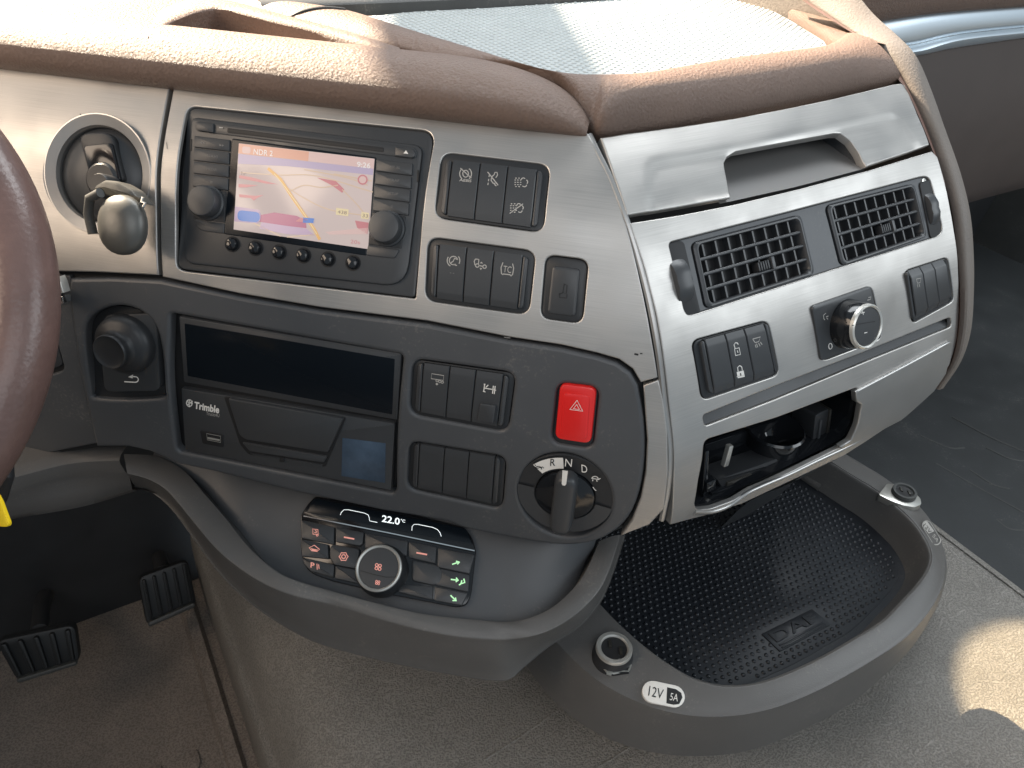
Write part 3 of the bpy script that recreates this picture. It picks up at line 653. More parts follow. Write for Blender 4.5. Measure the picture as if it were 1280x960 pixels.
# bright kerb of the recess on the passenger side
dash_kerb = [(940, -8), (985, 18), (1020, 40), (1036, 52), (1056, 66)]
k0 = resample(zpl(-0.187).lift(cv(dash_kerb)), 30)
loft('mat_recess_wall', [k0-ZZ*0.004, k0+ZZ*0.005, k0+ZZ*0.007+dR*0.008, k0+ZZ*0.006+dR*0.05, k0+dR*0.09-ZZ*0.004], 'brown', dash, n=30, smooth_across=3)
# windscreen sill
ws = thing('windscreen_sill', 'dark sill strip along the foot of the windscreen behind the mat', 'sill', zpl(-0.2).one((620, 4)))
s0 = resample(zpl(-0.190).lift(cv([(330, 24), (430, 21), (606, 12), (760, 2), (1000, -12)])), 40)
s1 = s0+ZZ*0.012+RV(0).n*-0.05
loft('strip', [s0, s0+ZZ*0.016-nR*0.006, s0+ZZ*0.018-nR*0.05, s0+ZZ*0.004-nR*0.07], 'rubber', ws, n=40, smooth_across=3)
# far left: pale ledge with louvre openings at the windscreen foot
lg = thing('windscreen_ledge', 'pale ledge with square openings at the foot of the windscreen', 'ledge', zpl(-0.24).one((90, 20)))
e0 = resample(zpl(-0.240).lift(cv([(-60, 30), (40, 26), (120, 30), (200, 36)])), 30); e1 = resample(zpl(-0.225).lift(cv([(-60, 8), (60, 4), (150, 6), (240, 8)])), 30)
loft('ledge', [e0, e1, e1-nR*0.03-ZZ*0.02], 'white', lg, n=30)
lp = fitpl(list(e0[::8])+list(e1[::8]))
for q in ([(0, 24), (90, 22), (200, 33), (200, 29), (90, 18), (0, 20)], [(38, 16), (62, 16), (62, 9), (38, 8)], [(70, 17), (94, 17), (94, 10), (70, 9)], [(105, 18), (121, 18), (121, 11), (105, 10)], [(132, 20), (170, 22), (170, 14), (132, 12)], [(197, 21), (206, 21), (206, 12), (197, 12)]):
    pslab('opening', q, lp, -0.001, 0.0008, 'grey_print', lg)
# added unseen sun visor above the windscreen: it shades the middle of the dash top
blk = thing('sun_blocker', 'added unseen sun visor hanging above the windscreen', 'blocker', zpl(-0.17).one((560, 40))+SUNV*0.75)
q = [zpl(-0.175).one(p)+SUNV*0.75 for p in ((455, 150), (468, 18), (476, -40), (668, -40), (700, 2), (775, 104), (760, 150))]
vp0 = Pl(np.mean(q, 0), SUNV, dL); slab('panel', [p-SUNV*((p-vp0.p)@SUNV) for p in q], vp0, -0.006, 0.006, 'brown_side', blk, bev=0.002)
# ================================================================== switch banks
def rocker(name, quad, pl, m, parent, hb=-0.006, ht=0.0022, edge=0.0007):
    """one rocker key: quad = 4 points on plane (tl, tr, br, bl); slanted ends, soft edges"""
    tl, tr, br, bl = quad
    def P(s, t, h): return (tl*(1-s)+tr*s)*(1-t)+(bl*(1-s)+br*s)*t+pl.n*h
    W = np.linalg.norm(tr-tl); H = np.linalg.norm(bl-tl); es, et = edge/W, edge/H
    prof = [(0, hb), (0, ht*0.25), (0.10, ht*0.80), (0.145, ht), (0.5, ht*0.96), (0.86, ht), (0.90, ht*0.80), (1, ht*0.10), (1, hb)]
    ss = [(0, hb), (0, -edge), (es, 0), (1-es, 0), (1, -edge), (1, hb)]
    V = []; n = len(ss)
    for t, h in prof:
        for s, dh in ss: V.append(P(s, t, hb if (h == hb or dh == hb) else h+dh))
    F = [[j*n+i, (j+1)*n+i, (j+1)*n+i+1, j*n+i+1] for j in range(len(prof)-1) for i in range(n-1)]
    return mk(name, V, F, m, parent, sharp=25)
def bank(name, label, S, hole, cuts, cat='switch', group='rocker switch banks', rpx=15, proud=0.0018, t0=0.085, t1=0.935):
    c = tuple(np.mean(hole, 0)); pl = S.tan(c); th = thing(name, label, cat, pl.one(c), group)
    loop = rnd(pl.lift(hole, -0.004), 0.008); slab('frame', [p for p in loop], pl.off(-0.004), -0.004, 0.0015, 'black', th, bev=0.0012)
    tl, tr, br, bl = [p-pl.n*proud for p in pl.lift(hole, proud)]
    def P(s, t): return (tl*(1-s)+tr*s)*(1-t)+(bl*(1-s)+br*s)*t
    g = 0.004; keys = []
    for i in range(len(cuts)-1):
        keys.append(rocker('key', [P(cuts[i]+g, t0), P(cuts[i+1]-g, t0), P(cuts[i+1]-g, t1), P(cuts[i]+g, t1)], pl, 'key', th, ht=proud))
    for s0, s1, d0, d1 in ((cuts[0]-0.055, cuts[0]-g, 0.04, 0.0), (cuts[-1]+g, cuts[-1]+0.055, 0.0, 0.04)):
        q = [P(s0, t0+d0), P(s1, t0+d1), P(s1, t1-d1), P(s0, t1-d0)]
        slab('end_cap', rnd(q, 0.003, 3), pl, -0.006, proud*0.7, 'key', th, bev=0.0012)
    return th, keys, pl, proud*0.98+0.0002
WI = 0.00082
CUT = [0.105, 0.365, 0.62, 0.885]
# bank 1 ---------------------------------------------------------
th, ks, pl, hi_ = bank('switch_bank', 'upper bank of three rocker switches with brake assist and exhaust symbols', L_, H_b1, CUT)
z = Zs
ink('symbol', [z(*arc(217, 155, 15, 18, 0, 360)), z(*arc(217, 155, 31, 32, 125, 235)), z(*arc(217, 155, 31, 32, -55, 55)), z((190, 126), (247, 178))], pl, hi_, WI, 'grey_print', ks[0], closed=(0,))
text('lettering', 'AEBS', z((185, 180), (249, 186), (247, 200), (183, 194)), pl, hi_, 'grey_print', ks[0], bold=0.02)
ink('symbol', [z((332, 146), (387, 215)), z((341, 160), (339, 172)), z((338, 182), (336, 194)), z((335, 202), (333, 214)), z((352, 172), (366, 160), (370, 148), (381, 148), (384, 162), (374, 176)), z((352, 176), (350, 190), (360, 204), (372, 206)), z((366, 210), (378, 219))], pl, hi_, WI, 'grey_print', ks[1])
def dpf(cx, cy, slash):
    s = [z((cx-30, cy-22), (cx-22, cy-22)), z((cx-14, cy-22), (cx-6, cy-22)), z((cx-30, cy+22), (cx-22, cy+22)), z((cx-14, cy+22), (cx-6, cy+22))]
    for yy in (-12, 0, 12): s += [z((cx-34, cy+yy), (cx-26, cy+yy)), z((cx-20, cy+yy), (cx-12, cy+yy)), z((cx-6, cy+yy), (cx+2, cy+yy))]
    s += [z(*arc(cx+12, cy-14, 10, 9, 170, 330, 8)), z(*arc(cx+26, cy-2, 9, 10, -80, 60, 8)), z(*arc(cx+18, cy+14, 11, 9, -10, 150, 8))]
    if slash: s.append(z((cx-36, cy+28), (cx+34, cy-22)))
    return s
ink('symbol', dpf(506, 200, False), pl, hi_, WI, 'grey_print', ks[2]); ink('symbol', dpf(483, 334, True), pl, hi_, WI, 'grey_print', ks[2])
# bank 2 ---------------------------------------------------------
th, ks, pl, hi_ = bank('switch_bank', 'bank of three rocker switches with the TC symbol, next to the lone blank key', L_, H_b2, CUT)
ink('symbol', [z(*arc(154, 608, 22, 22, 60, 350)), z(*arc(154, 608, 33, 33, 120, 215)), z(*arc(154, 608, 33, 33, -40, 30)), z((176, 604), (160, 596), (152, 612), (140, 620)), z((152, 628), (172, 634))], pl, hi_, WI, 'grey_print', ks[0])
ink('symbol', [z((135, 672), (143, 673)), z((150, 674), (158, 675))], pl, hi_, 0.0005, 'dim_print', ks[0])
ink('symbol', [z((268, 600), (286, 602), (284, 628)), z((268, 600), (262, 612), (266, 632)), z((286, 634), (306, 638)), z(*arc(278, 634, 9, 9, 0, 360)), z(*arc(316, 640, 9, 9, 0, 360))], pl, hi_, WI, 'grey_print', ks[1], closed=(3, 4), fills=[z((300, 614), (308, 624), (291, 622)), z((290, 646), (304, 648), (296, 658))])
ink('symbol', [z((412, 618), (402, 645), (404, 676), (412, 682)), z((462, 624), (468, 648), (462, 682), (454, 686)), z((410, 684), (414, 678), (448, 682), (456, 690))], pl, hi_, WI, 'grey_print', ks[2])
text('lettering', 'TC', z((416, 634), (458, 640), (454, 674), (412, 668)), pl, hi_, 'grey_print', ks[2])
# lone blank key --------------------------------------------------
c = tuple(np.mean(H_one, 0)); pl = L_.tan(c); th = thing('blank_key', 'single recessed blank key engraved with a seat outline', 'switch', pl.one(c))
slab('frame', rnd(pl.lift(H_one, -0.004), 0.008), pl.off(-0.004), -0.004, 0.002, 'black', th, bev=0.0025)
q = z((668, 632), (818, 650), (792, 902), (640, 884)); kk = pslab('key', q, pl, -0.006, -0.0005, 'key', th, r=0.004, bev=0.0022)
ink('symbol', [z((732, 728), (724, 776), (742, 780), (746, 736), (733, 733)), z((708, 778), (706, 800), (744, 804), (746, 784)), z((724, 776), (704, 784))], pl, -0.0002, WI, 'engrave', kk)
# bank 3 ---------------------------------------------------------
th, ks, pl, hi_ = bank('switch_bank', 'bank of three rocker switches with a trailer symbol, next to the red button', L_, H_b3, CUT, t0=0.06, t1=0.95)
z = Zb
ink('symbol', [z((152, 104), (210, 113), (208, 136), (150, 128)), z(*arc(178, 138, 6, 5, 0, 360, 8)), z(*arc(191, 142, 6, 5, 0, 360, 8)), z(*arc(203, 145, 6, 5, 0, 360, 8))], pl, hi_, WI*0.8, 'grey_print', ks[0], closed=(0, 1, 2, 3), fills=[z((177, 147), (184, 154), (177, 161), (170, 153))])
ink('symbol', [z((402, 154), (410, 155)), z((406, 155), (402, 190)), z((398, 188), (410, 192)), z((424, 158), (412, 170)), z((404, 173), (452, 181)), z((448, 162), (444, 200)), z((457, 163), (452, 202)), z((440, 180), (461, 184))], pl, hi_, WI, 'white', ks[2])
pslab('latch', z((384, 248), (460, 258), (448, 342), (370, 330)), pl, 0.0, 0.0048, 'key', ks[2], r=0.0015, bev=0.0007)
# bank 4 (all blank) ---------------------------------------------
bank('switch_bank', 'bank of three plain unmarked rocker switches next to the gear dial', L_, H_b4, CUT, t0=0.05, t1=0.95)
# right side banks -----------------------------------------------
th, ks, pl, hi_ = bank('switch_bank', 'bank of three rocker switches with open and closed padlock symbols', R_, H_lock, [0.17, 0.43, 0.68, 0.95], t0=0.05, t1=0.96)
z = Zv
ink('symbol', [z((304, 700), (322, 696), (327, 722), (308, 726)), z((306, 698), (302, 684), (308, 676), (316, 678), (318, 684)), z((315, 706), (317, 715))], pl, hi_, WI, 'white', ks[1], closed=(0,))
ink('symbol', [z((318, 788), (316, 772), (324, 765), (332, 770), (334, 784)), z((313, 808), (342, 802))], pl, hi_, WI*1.1, 'white', ks[1], fills=[z((312, 790), (339, 784), (344, 808), (317, 814))])
ink('symbol', [z((327, 794), (329, 804))], pl, hi_+0.0002, 0.0012, 'engrave', ks[1])
ink('symbol', [z((374, 662), (404, 654), (398, 672), (384, 676), (374, 662)), z((389, 680), (394, 694)), z((397, 678), (403, 690)), z((404, 674), (411, 684)), z((384, 684), (388, 696))], pl, hi_, WI, 'grey_print', ks[2])
th, ks, pl, hi_ = bank('switch_bank', 'bank of three narrow rocker switches at the outer end of the vent panel', R_, H_b6, [0.13, 0.40, 0.67, 0.95], t0=0.04, t1=0.97, proud=0.004)
ink('symbol', [z((1008, 430), (1026, 426), (1022, 444), (1012, 446), (1008, 430)), z((1012, 450), (1014, 462)), z((1018, 449), (1021, 460))], pl, hi_, WI*0.8, 'grey_print', ks[0])
# ================================================================== hazard button
c = tuple(np.mean(H_haz, 0)); pl = L_.tan(c); z = Zb
th = thing('hazard_button', 'red hazard warning button with a white triangle', 'button', pl.one(c))
slab('frame', rnd(pl.lift(H_haz, -0.003), 0.007), pl.off(-0.003), -0.005, 0.0, 'black', th, bev=0.001)
kb = pslab('button', z((768, 152), (944, 174), (916, 444), (742, 418)), pl, -0.007, 0.0035, 'red', th, r=0.0065, bev=0.0022)
pslab('button_face', z((784, 196), (912, 212), (896, 418), (770, 402)), pl, 0.003, 0.0041, 'red', kb, r=0.004, bev=0.0006)
ink('symbol', [z((850, 232), (877, 284), (815, 276)), z((848, 252), (861, 276), (832, 272))], pl, 0.0043, WI, 'white', kb, closed=(0, 1))
# ================================================================== gear dial
pl = L_.tan(GC); C = pl.one(GC)
th = thing('gear_selector', 'round rotary gear selector dial marked R N D', 'dial', C)
RD = np.mean([np.linalg.norm(p-C) for p in pl.lift(gear_loop)])
lathe('dial_plate', C, pl.n, [(RD*0.985, -0.012), (RD*0.985, -0.002), (RD*0.965, -0.0006), (RD*0.93, -0.0008), (RD*0.60, -0.0012), (RD*0.59, -0.004), (RD*0.1, -0.004)], 'black', th, seg=64)
def ringseg(name, r0, r1, a0, a1, h, m, parent, n=16):
    V = []; 
    for i in range(n+1):
        a = math.radians(a0+(a1-a0)*i/n); d = pl.e1*math.cos(a)+pl.e2*math.sin(a); V += [C+d*r0+pl.n*h, C+d*r1+pl.n*h]
    F = [[2*i, 2*i+1, 2*i+3, 2*i+2] if a1 > a0 else [2*i, 2*i+2, 2*i+3, 2*i+1] for i in range(n)]
    return mk(name, V, F, m, parent, flat=True)
plate = th.children[0]
ringseg('reverse_field', RD*0.66, RD*0.92, 98, 138, 0.0006, 'white', plate)
ringseg('lower_ring', RD*0.62, RD*0.95, 175, 352, 0.0008, 'key', plate)
z = Zb
text('lettering', 'R', tq(z((733, 530))[0], 6, 9, -0.06, -0.05), pl, 0.001, 'engrave', plate)
text('lettering', 'N', tq(z((809, 532))[0], 8.5, 9.5, 0.08), pl, 0.001, 'white', plate)
text('lettering', 'D', tq(z((885, 561))[0], 7, 9.5, 0.2, 0.05), pl, 0.001, 'white', plate)
ink('symbol', [z(*arc(664, 560, 15, 11, 180, 380, 8)), z((648, 560), (686, 552), (690, 558)), z((652, 546), (646, 540))], pl, 0.001, WI, 'engrave', plate)
ink('symbol', [z(*arc(936, 608, 15, 11, 190, 370, 8)), z((918, 606), (954, 612), (962, 606)), z((926, 612), (924, 620)), z((944, 614), (946, 622)), z((926, 648), (934, 660), (942, 666))], pl, 0.001, WI, 'white', plate)
lathe('hub', C, pl.n, [(RD*0.58, -0.004), (RD*0.575, 0.002), (RD*0.55, 0.0028), (RD*0.2, 0.0030), (0.002, 0.003)], 'gloss', th, seg=56)
# grip bar
e = pl.e2; s_ = pl.e1
def gl(wd, y0, y1, h, n=8):
    out = []
    for i in range(n+1): a = math.pi*i/n; out.append(C+s_*wd*math.cos(a)+e*(y1-wd+wd*math.sin(a))+pl.n*h)
    for i in range(n+1): a = math.pi+math.pi*i/n; out.append(C+s_*wd*math.cos(a)+e*(y0+wd+wd*math.sin(a))+pl.n*h)
    return out
V, F = rings([gl(RD*0.235, -RD*0.86, RD*0.66, 0.001), gl(RD*0.215, -RD*0.85, RD*0.645, 0.009), gl(RD*0.19, -RD*0.82, RD*0.62, 0.0125), gl(RD*0.15, -RD*0.78, RD*0.58, 0.0138), gl(RD*0.07, -RD*0.7, RD*0.48, 0.0142)])
gp = mk('grip', V, F, 'key', th, sharp=50)
ink('pointer', [], pl, 0.0145, 0.001, 'white', gp, fills=[z((780, 568), (806, 571), (798, 634), (792, 642), (780, 640), (776, 632))])
# ================================================================== radio
rp = fitpl(L_.lift(H_radio), dL); z = Zr; C = rp.one(z((640, 500))[0])
th = thing('navigation_radio', 'dark navigation radio with lit map screen, knobs and round buttons', 'radio', C)
slab('bezel', rnd(rp.lift(z((90, 50), (1250, 170), (1160, 948), (40, 812)), 0.0), [0.009, 0.010, 0.003, 0.008]), rp, -0.012, -0.001, 'key', th, bev=0.0015)
fc = pslab('face', z((108, 96), (1200, 232), (1120, 900), (72, 786)), rp, -0.002, 0.0024, 'key', th, r=[0.006, 0.008, 0.02, 0.01], bev=0.0020)
sb = pslab('slot_bar', z((128, 114), (1172, 244), (1170, 296), (126, 164)), rp, 0.0015, 0.0032, 'key', th, r=0.005, bev=0.0006)
pslab('disc_slot', z((280, 150), (1016, 243), (1014, 264), (278, 172)), rp, 0.003, 0.0036, 'engrave', sb, r=0.001, bev=0.0002)
pslab('slot_button', z((132, 119), (214, 129), (212, 172), (130, 160)), rp, 0.003, 0.0052, 'key', sb, r=[0.004, 0.001, 0.001, 0.004], bev=0.0008)
pslab('eject_button', z((1070, 238), (1164, 250), (1162, 293), (1068, 281)), rp, 0.003, 0.0048, 'key', sb, r=[0.001, 0.004, 0.004, 0.001], bev=0.0008)
ink('symbol', [], rp, 0.005, 0.0004, 'white', sb, fills=[z((1120, 255), (1131, 273), (1108, 270))])
ink('symbol', [z((240, 148), (258, 150))], rp, 0.0038, 0.001, 'grey_print', sb)
# key columns
def kcol(rows, x0, x1, dx, sl, words):
    for i, (ya, yb) in enumerate(rows):
        xa, xb = x0-dx*i, x1-dx*i*1.1
        k_ = pslab('radio_key', z((xa, ya), (xb, ya+sl), (xb-2, yb+sl), (xa-2, yb)), rp, 0.002, 0.0040, 'key', th, r=0.001, bev=0.0007)
        wd = words[i]
        if wd == 'arrows':
            m_ = (ya+yb)/2+sl*0.5; a, b_ = xa+28, xa+120
            ink('symbol', [], rp, 0.0042, 0.0004, 'dim_print', k_, fills=[z((a, m_-4), (a+10, m_-9), (a+10, m_+2)), z((a+12, m_-3), (a+22, m_-8), (a+22, m_+3)), z((b_, m_+2), (b_+10, m_+9), (b_, m_+14)), z((b_+12, m_+4), (b_+22, m_+10), (b_+12, m_+15))])
        elif wd: text('lettering', wd, tq(z(((xa+xb)/2+4, (ya+yb)/2+sl/2))[0], 13 if len(wd) > 2 else 3, 3.2, 0.11), rp, 0.0042, 'dim_print', k_)
kcol([(186, 240), (244, 302), (306, 363), (367, 424)], 122, 290, 2, 20, ['arrows', 'NAVI', 'MEDIA', '8'])
kcol([(296, 352), (357, 415), (419, 478), (482, 540)], 980, 1150, 5, 22, ['MAP   ALL', 'TRAF', 'SETUP', 'SD'])
pslab('radio_key', z((124, 580), (266, 600), (262, 648), (160, 634), (128, 610)), rp, 0.002, 0.0036, 'key', th, r=0.001, bev=0.0007)
pslab('radio_key', z((940, 700), (1090, 722), (1066, 764), (932, 750)), rp, 0.002, 0.0036, 'key', th, r=0.002, bev=0.0007)
pslab('knob_base', z((122, 428), (272, 450), (266, 596), (120, 576)), rp, 0.002, 0.0030, 'black', th, r=0.001, bev=0.0005)
pslab('knob_base', z((962, 545), (1118, 566), (1098, 718), (942, 697)), rp, 0.002, 0.0030, 'black', th, r=0.001, bev=0.0005)
for cx, cy in ((200, 508), (1040, 628)):
    kc = rp.one(z((cx, cy))[0]); rr = 0.0138
    kn = lathe('knob', kc, rp.n, [(rr*1.12, 0.002), (rr*1.10, 0.005), (rr, 0.0058), (rr*0.985, 0.014), (rr*0.92, 0.0157), (rr*0.80, 0.0162), (0.0005, 0.0164)], 'key', th, seg=36)
bl = pslab('screen_surround', z((300, 198), (982, 288), (934, 752), (262, 650)), rp, 0.001, 0.0030, 'screen_off', th, r=0.002, bev=0.0008)
scn = pslab('screen', z((333, 222), (972, 295), (940, 720), (308, 628)), rp, 0.002, 0.0033, 's_land', th, r=0.0005, bev=0.0002, label='lit map screen in pale pink and orange')
hs = 0.0036; st = 0.00022
def sf(name, m, fills, lv=0, strokes=(), wd=0.001, closed=()): ink(name, list(strokes), rp, hs+st*lv, wd, m, scn, fills=fills, closed=closed)
sf('sky_band', 's_sky', [z((331, 272), (660, 308), (966, 342), (964, 372), (780, 352), (560, 330), (330, 318))])
sf('title_bar', 's_head', [z((334, 224), (664, 262), (660, 306), (331, 270))], 1)
sf('title_bar', 's_head2', [z((664, 262), (971, 297), (968, 342), (660, 306))], 1)
sf('lake', 's_purple', [z((436, 560), (500, 548), (606, 564), (648, 586), (652, 622), (560, 612), (430, 592))], 1)
sf('lake', 's_water', [z((440, 594), (652, 624), (690, 656), (560, 650), (430, 624))], 1)
sf('lake', 's_water', [z((316, 520), (430, 536), (438, 560), (424, 600), (312, 590))], 0)
sf('forest', 's_red', [z((335, 372), (400, 384), (470, 404), (520, 416), (460, 412), (334, 386))], 1)
sf('forest', 's_red', [z((332, 414), (425, 420), (370, 430), (332, 430))], 1)
sf('forest', 's_red', [z((334, 462), (410, 470), (450, 466), (420, 480), (404, 492), (388, 480), (336, 476))], 1)
sf('forest', 's_red', [z((700, 384), (790, 400), (830, 440), (820, 456), (770, 420))], 1)
sf('forest', 's_red', [z((880, 586), (944, 596), (938, 650), (890, 620))], 1)
sf('forest', 's_head2', [z((740, 640), (940, 620), (936, 650), (760, 652))], 1)
sf('main_road', 's_road', [], 2, [z((470, 340), (530, 392), (580, 470), (640, 556), (690, 630), (714, 676))], 0.0026)
sf('main_road', 's_yellow', [], 3, [z((500, 366), (552, 430), (612, 512), (664, 590), (700, 650))], 0.0007)
for s_ in (z((340, 360), (520, 372), (700, 376), (964, 452)), z((560, 430), (640, 480), (760, 535), (950, 566)), z((570, 450), (640, 420), (720, 430), (800, 420)), z((820, 440), (880, 500), (920, 548)), z((400, 596), (470, 630), (530, 660)), z((560, 664), (690, 652)), z((780, 366), (960, 400)), z((640, 346), (840, 384), (940, 420))):
    sf('minor_road', 's_minor', [], 1, [catmull(s_, 4)], 0.0009)
sf('position_arrow', 's_red', [z((600, 590), (624, 572), (660, 582), (640, 594))], 4)
sf('road_shield', 's_blue', [z((636, 572), (688, 576), (684, 598), (634, 596))], 4)
sf('road_shield', 's_yellow', [z((792, 526), (850, 534), (848, 566), (790, 558))], 4); sf('road_shield', 's_yellow', [z((910, 546), (946, 550), (944, 580), (908, 576))], 4)
text('lettering', '438', z((800, 537), (842, 542), (840, 558), (798, 552)), rp, hs+st*5, 's_text', scn); text('lettering', '33', z((916, 554), (942, 557), (940, 573), (914, 570)), rp, hs+st*5, 's_text', scn)
sf('menu_pill', 's_blue', [rq(z((328, 536), (434, 548), (430, 596), (326, 586)), 6)], 4)
sf('menu_pill', 's_sky', [], 3, [rq(z((326, 534), (436, 546), (432, 598), (324, 588)), 6)], 0.0006, (0,))
sf('compass', 's_red', [z(*arc(916, 394, 24, 24, 0, 360, 16)[:-1])], 4); sf('compass', 's_head2', [z(*arc(916, 394, 17, 17, 0, 360, 16)[:-1])], 5)
text('lettering', 'NDR 2', z((404, 248), (494, 258), (492, 284), (402, 274)), rp, hs+st*3, 's_white', scn, bold=0.01)
text('lettering', '9:26', z((890, 308), (954, 316), (952, 342), (888, 334)), rp, hs+st*3, 's_white', scn, bold=0.02)
text('lettering', 'hr', z((346, 354), (370, 356), (368, 374), (344, 372)), rp, hs+st*3, 's_text', scn)
text('lettering', '20s', z((860, 676), (904, 681), (902, 698), (858, 693)), rp, hs+st*3, 's_red', scn)
sf('title_icon', 's_head2', [rq(z((350, 236), (390, 240), (388, 272), (348, 268)), 3)], 2)
for cx, cy in ((310, 700), (418, 718), (529, 737), (643, 752), (758, 770), (875, 787)):
    bc = rp.one(z((cx, cy))[0]); rr = 0.0056
    rb = lathe('round_button', bc, rp.n, [(rr, 0.002), (rr, 0.0045), (rr*0.8, 0.0062), (rr*0.45, 0.0068), (0.0003, 0.007)], 'gloss', th, seg=20)
    lathe('button_ring', bc, rp.n, [(rr*1.28, 0.002), (rr*1.24, 0.0028), (rr*1.1, 0.0026)], 'engrave', rb, seg=20)
for q in ((104, 202), (1172, 348)):
    pslab('release_hole', z((q[0], q[1]), (q[0]+9, q[1]+1), (q[0]+7, q[1]+56), (q[0]-2, q[1]+55)), rp, 0.001, 0.0027, 'engrave', th, bev=0.0002)
# ================================================================== display slot
pl = fitpl(L_.lift(H_din), dL).off(-0.003); z = Zd
th = thing('blank_display', 'wide black switched off display in a dark grey frame', 'display', pl.one(z((830, 275))[0]))
slab('back_plate', pl.lift(H_din, -0.006), pl.off(-0.006), -0.003, 0.0, 'engrave', th, bev=0.0005)
pslab('frame', z((405, 78), (1255, 220), (1240, 475), (425, 330)), pl, -0.006, 0.0035, 'key', th, r=0.002, bev=0.0018)
pslab('screen', z((428, 104), (1230, 240), (1220, 452), (440, 305)), pl, 0.002, 0.0037, 'screen_off', th, r=0.001, bev=0.0003)
th = thing('telematics_unit', 'dark grey box with a drawer and charging port under the black display', 'electronic box', pl.one(z((820, 545))[0]))
fc = pslab('face', z((415, 352), (580, 379), (640, 388), (1230, 487), (1215, 742), (430, 586)), pl, -0.006, 0.0035, 'key', th, r=0.0015, bev=0.0012)
pslab('drawer_gap', z((578, 382), (1046, 462), (966, 652), (672, 604), (640, 566)), pl, 0.003, 0.0038, 'engrave', th, r=0.003, bev=0.0002)
dr = pslab('drawer', z((592, 390), (1034, 468), (974, 598), (660, 548), (636, 530)), pl, 0.003, 0.0072, 'key', th, r=0.003, bev=0.0014)
pslab('drawer_sill', z((646, 558), (972, 612), (958, 636), (676, 592)), pl, 0.003, 0.0058, 'key', dr, r=0.002, bev=0.001)
pslab('drawer_lip', z((676, 598), (956, 644), (948, 652), (690, 606)), pl, 0.003, 0.0050, 'key', dr, r=0.001, bev=0.0005)
pslab('keyhole', z((792, 616), (808, 619), (806, 635), (790, 632)), pl, 0.003, 0.0060, 'engrave', th, r=0.001, bev=0.0002)
us = pslab('charging_port', z((487, 512), (576, 528), (577, 578), (497, 562)), pl, 0.003, 0.0041, 'engrave', th, r=0.002, bev=0.0003)
ink('port_shell', [z((513, 524), (566, 534), (566, 558), (515, 548))], pl, 0.0044, 0.0007, 'satin', us, closed=(0,)); pslab('port_tongue', z((516, 538), (562, 547), (562, 553), (516, 545)), pl, 0.004, 0.0045, 'satin', us, bev=0.0001)
pslab('film_label', z((1030, 541), (1195, 562), (1192, 712), (1026, 686)), pl, 0.003, 0.0039, 'film', th, r=0.0004, bev=0.0001, label='shiny blue protective film patch')
text('lettering', 'Trimble', z((467, 402), (562, 420), (560, 448), (465, 429)), pl, 0.0039, 'white', fc, bold=0.035)
text('lettering', 'Trucks4U', z((512, 440), (562, 449), (561, 462), (511, 453)), pl, 0.0039, 'grey_print', fc)
ink('emblem', [z(*arc(447, 408, 11, 13, 0, 360, 12)), z((436, 402), (458, 410)), z((438, 416), (460, 400)), z((447, 394), (446, 424))], pl, 0.0039, 0.0010, 'white', fc, closed=(0,))
# ================================================================== joystick knob
pl = L_.tan((158, 440)); z = Zj
th = thing('mirror_joystick', 'round black control knob on a square plate with a curved arrow', 'knob', pl.one((158, 440)))
slab('recess', pl.lift(catmull(H_joy, 4, True), -0.010), pl.off(-0.010), -0.003, 0.0, 'black', th, bev=0.0005)
pp = pslab('plate', [(123, 408), (134, 394), (186, 392), (196, 408), (200, 484), (195, 489), (136, 490), (130, 485)], pl, -0.012, -0.001, 'key', th, r=0.004, bev=0.001)
kc = pl.one((161, 428), -0.001)
lathe('knob', kc, pl.n, [(0.0275, -0.002), (0.0285, 0.006), (0.0272, 0.011), (0.0235, 0.0145), (0.0185, 0.0160), (0.0158, 0.0185), (0.0152, 0.022), (0.0164, 0.0255), (0.0165, 0.0275), (0.0155, 0.0287), (0.0140, 0.0280), (0.0128, 0.0274), (0.006, 0.0268), (0.0005, 0.0266)], 'black', th, seg=48, sharp=60)
ink('symbol', [z(*[(452, 428), (490, 430)]+arc(492, 420, 11, 10, 90, -80, 8)+[(478, 409)])], pl, -0.0007, 0.0011, 'white', pp, fills=[z((466, 411), (484, 402), (482, 416))])
# ================================================================== ignition + key
pl = L_.tan((121, 217)); z = Zi; C = pl.one((121, 217))
th = thing('ignition_switch', 'black round ignition switch recessed in a silver collar', 'ignition', C)
RI = 0.0418
lathe('collar', C, pl.n, [(RI*1.27, -0.0006), (RI*1.26, 0.0003), (RI*1.235, 0.0004), (RI*1.03, -0.0026), (RI*1.0, -0.006), (RI*0.99, -0.014)], 'silver_plain', th, seg=64, sharp=14).data
cv_ = [o for o in th.children][0]
# open collar: drop its cap
me = cv_.data; bm = bmesh.new(); bm.from_mesh(me); bm.faces.ensure_lookup_table(); bm.faces.remove(bm.faces[-1]); bm.to_mesh(me); bm.free()
lathe('dish', C, pl.n, [(RI*1.0, -0.010), (RI*0.97, -0.008), (RI*0.75, -0.003), (RI*0.4, 0.0005), (0.001, 0.002)], 'key', th, seg=56)
pslab('shutter_channel', z((338, 318), (360, 294), (445, 290), (480, 312), (530, 500), (395, 530)), pl, -0.004, 0.0035, 'black', th, r=0.004, bev=0.002)
pslab('shutter', z((356, 350), (476, 336), (516, 500), (392, 516)), pl, 0.002, 0.006, 'gloss', th, r=0.003, bev=0.001)
lathe('barrel', pl.one(z((455, 500))[0]), pl.n, [(0.016, 0.0), (0.0155, 0.006), (0.013, 0.008), (0.001, 0.008)], 'black', th, seg=30)
kt_ = thing('ignition_key', 'worn metallic key fob hanging from the ignition switch', 'key', pl.one(z((520, 680))[0], 0.03))
a0 = pl.one(z((462, 520))[0], 0.012); 
fobc = pl.one(z((526, 690))[0], 0.030)
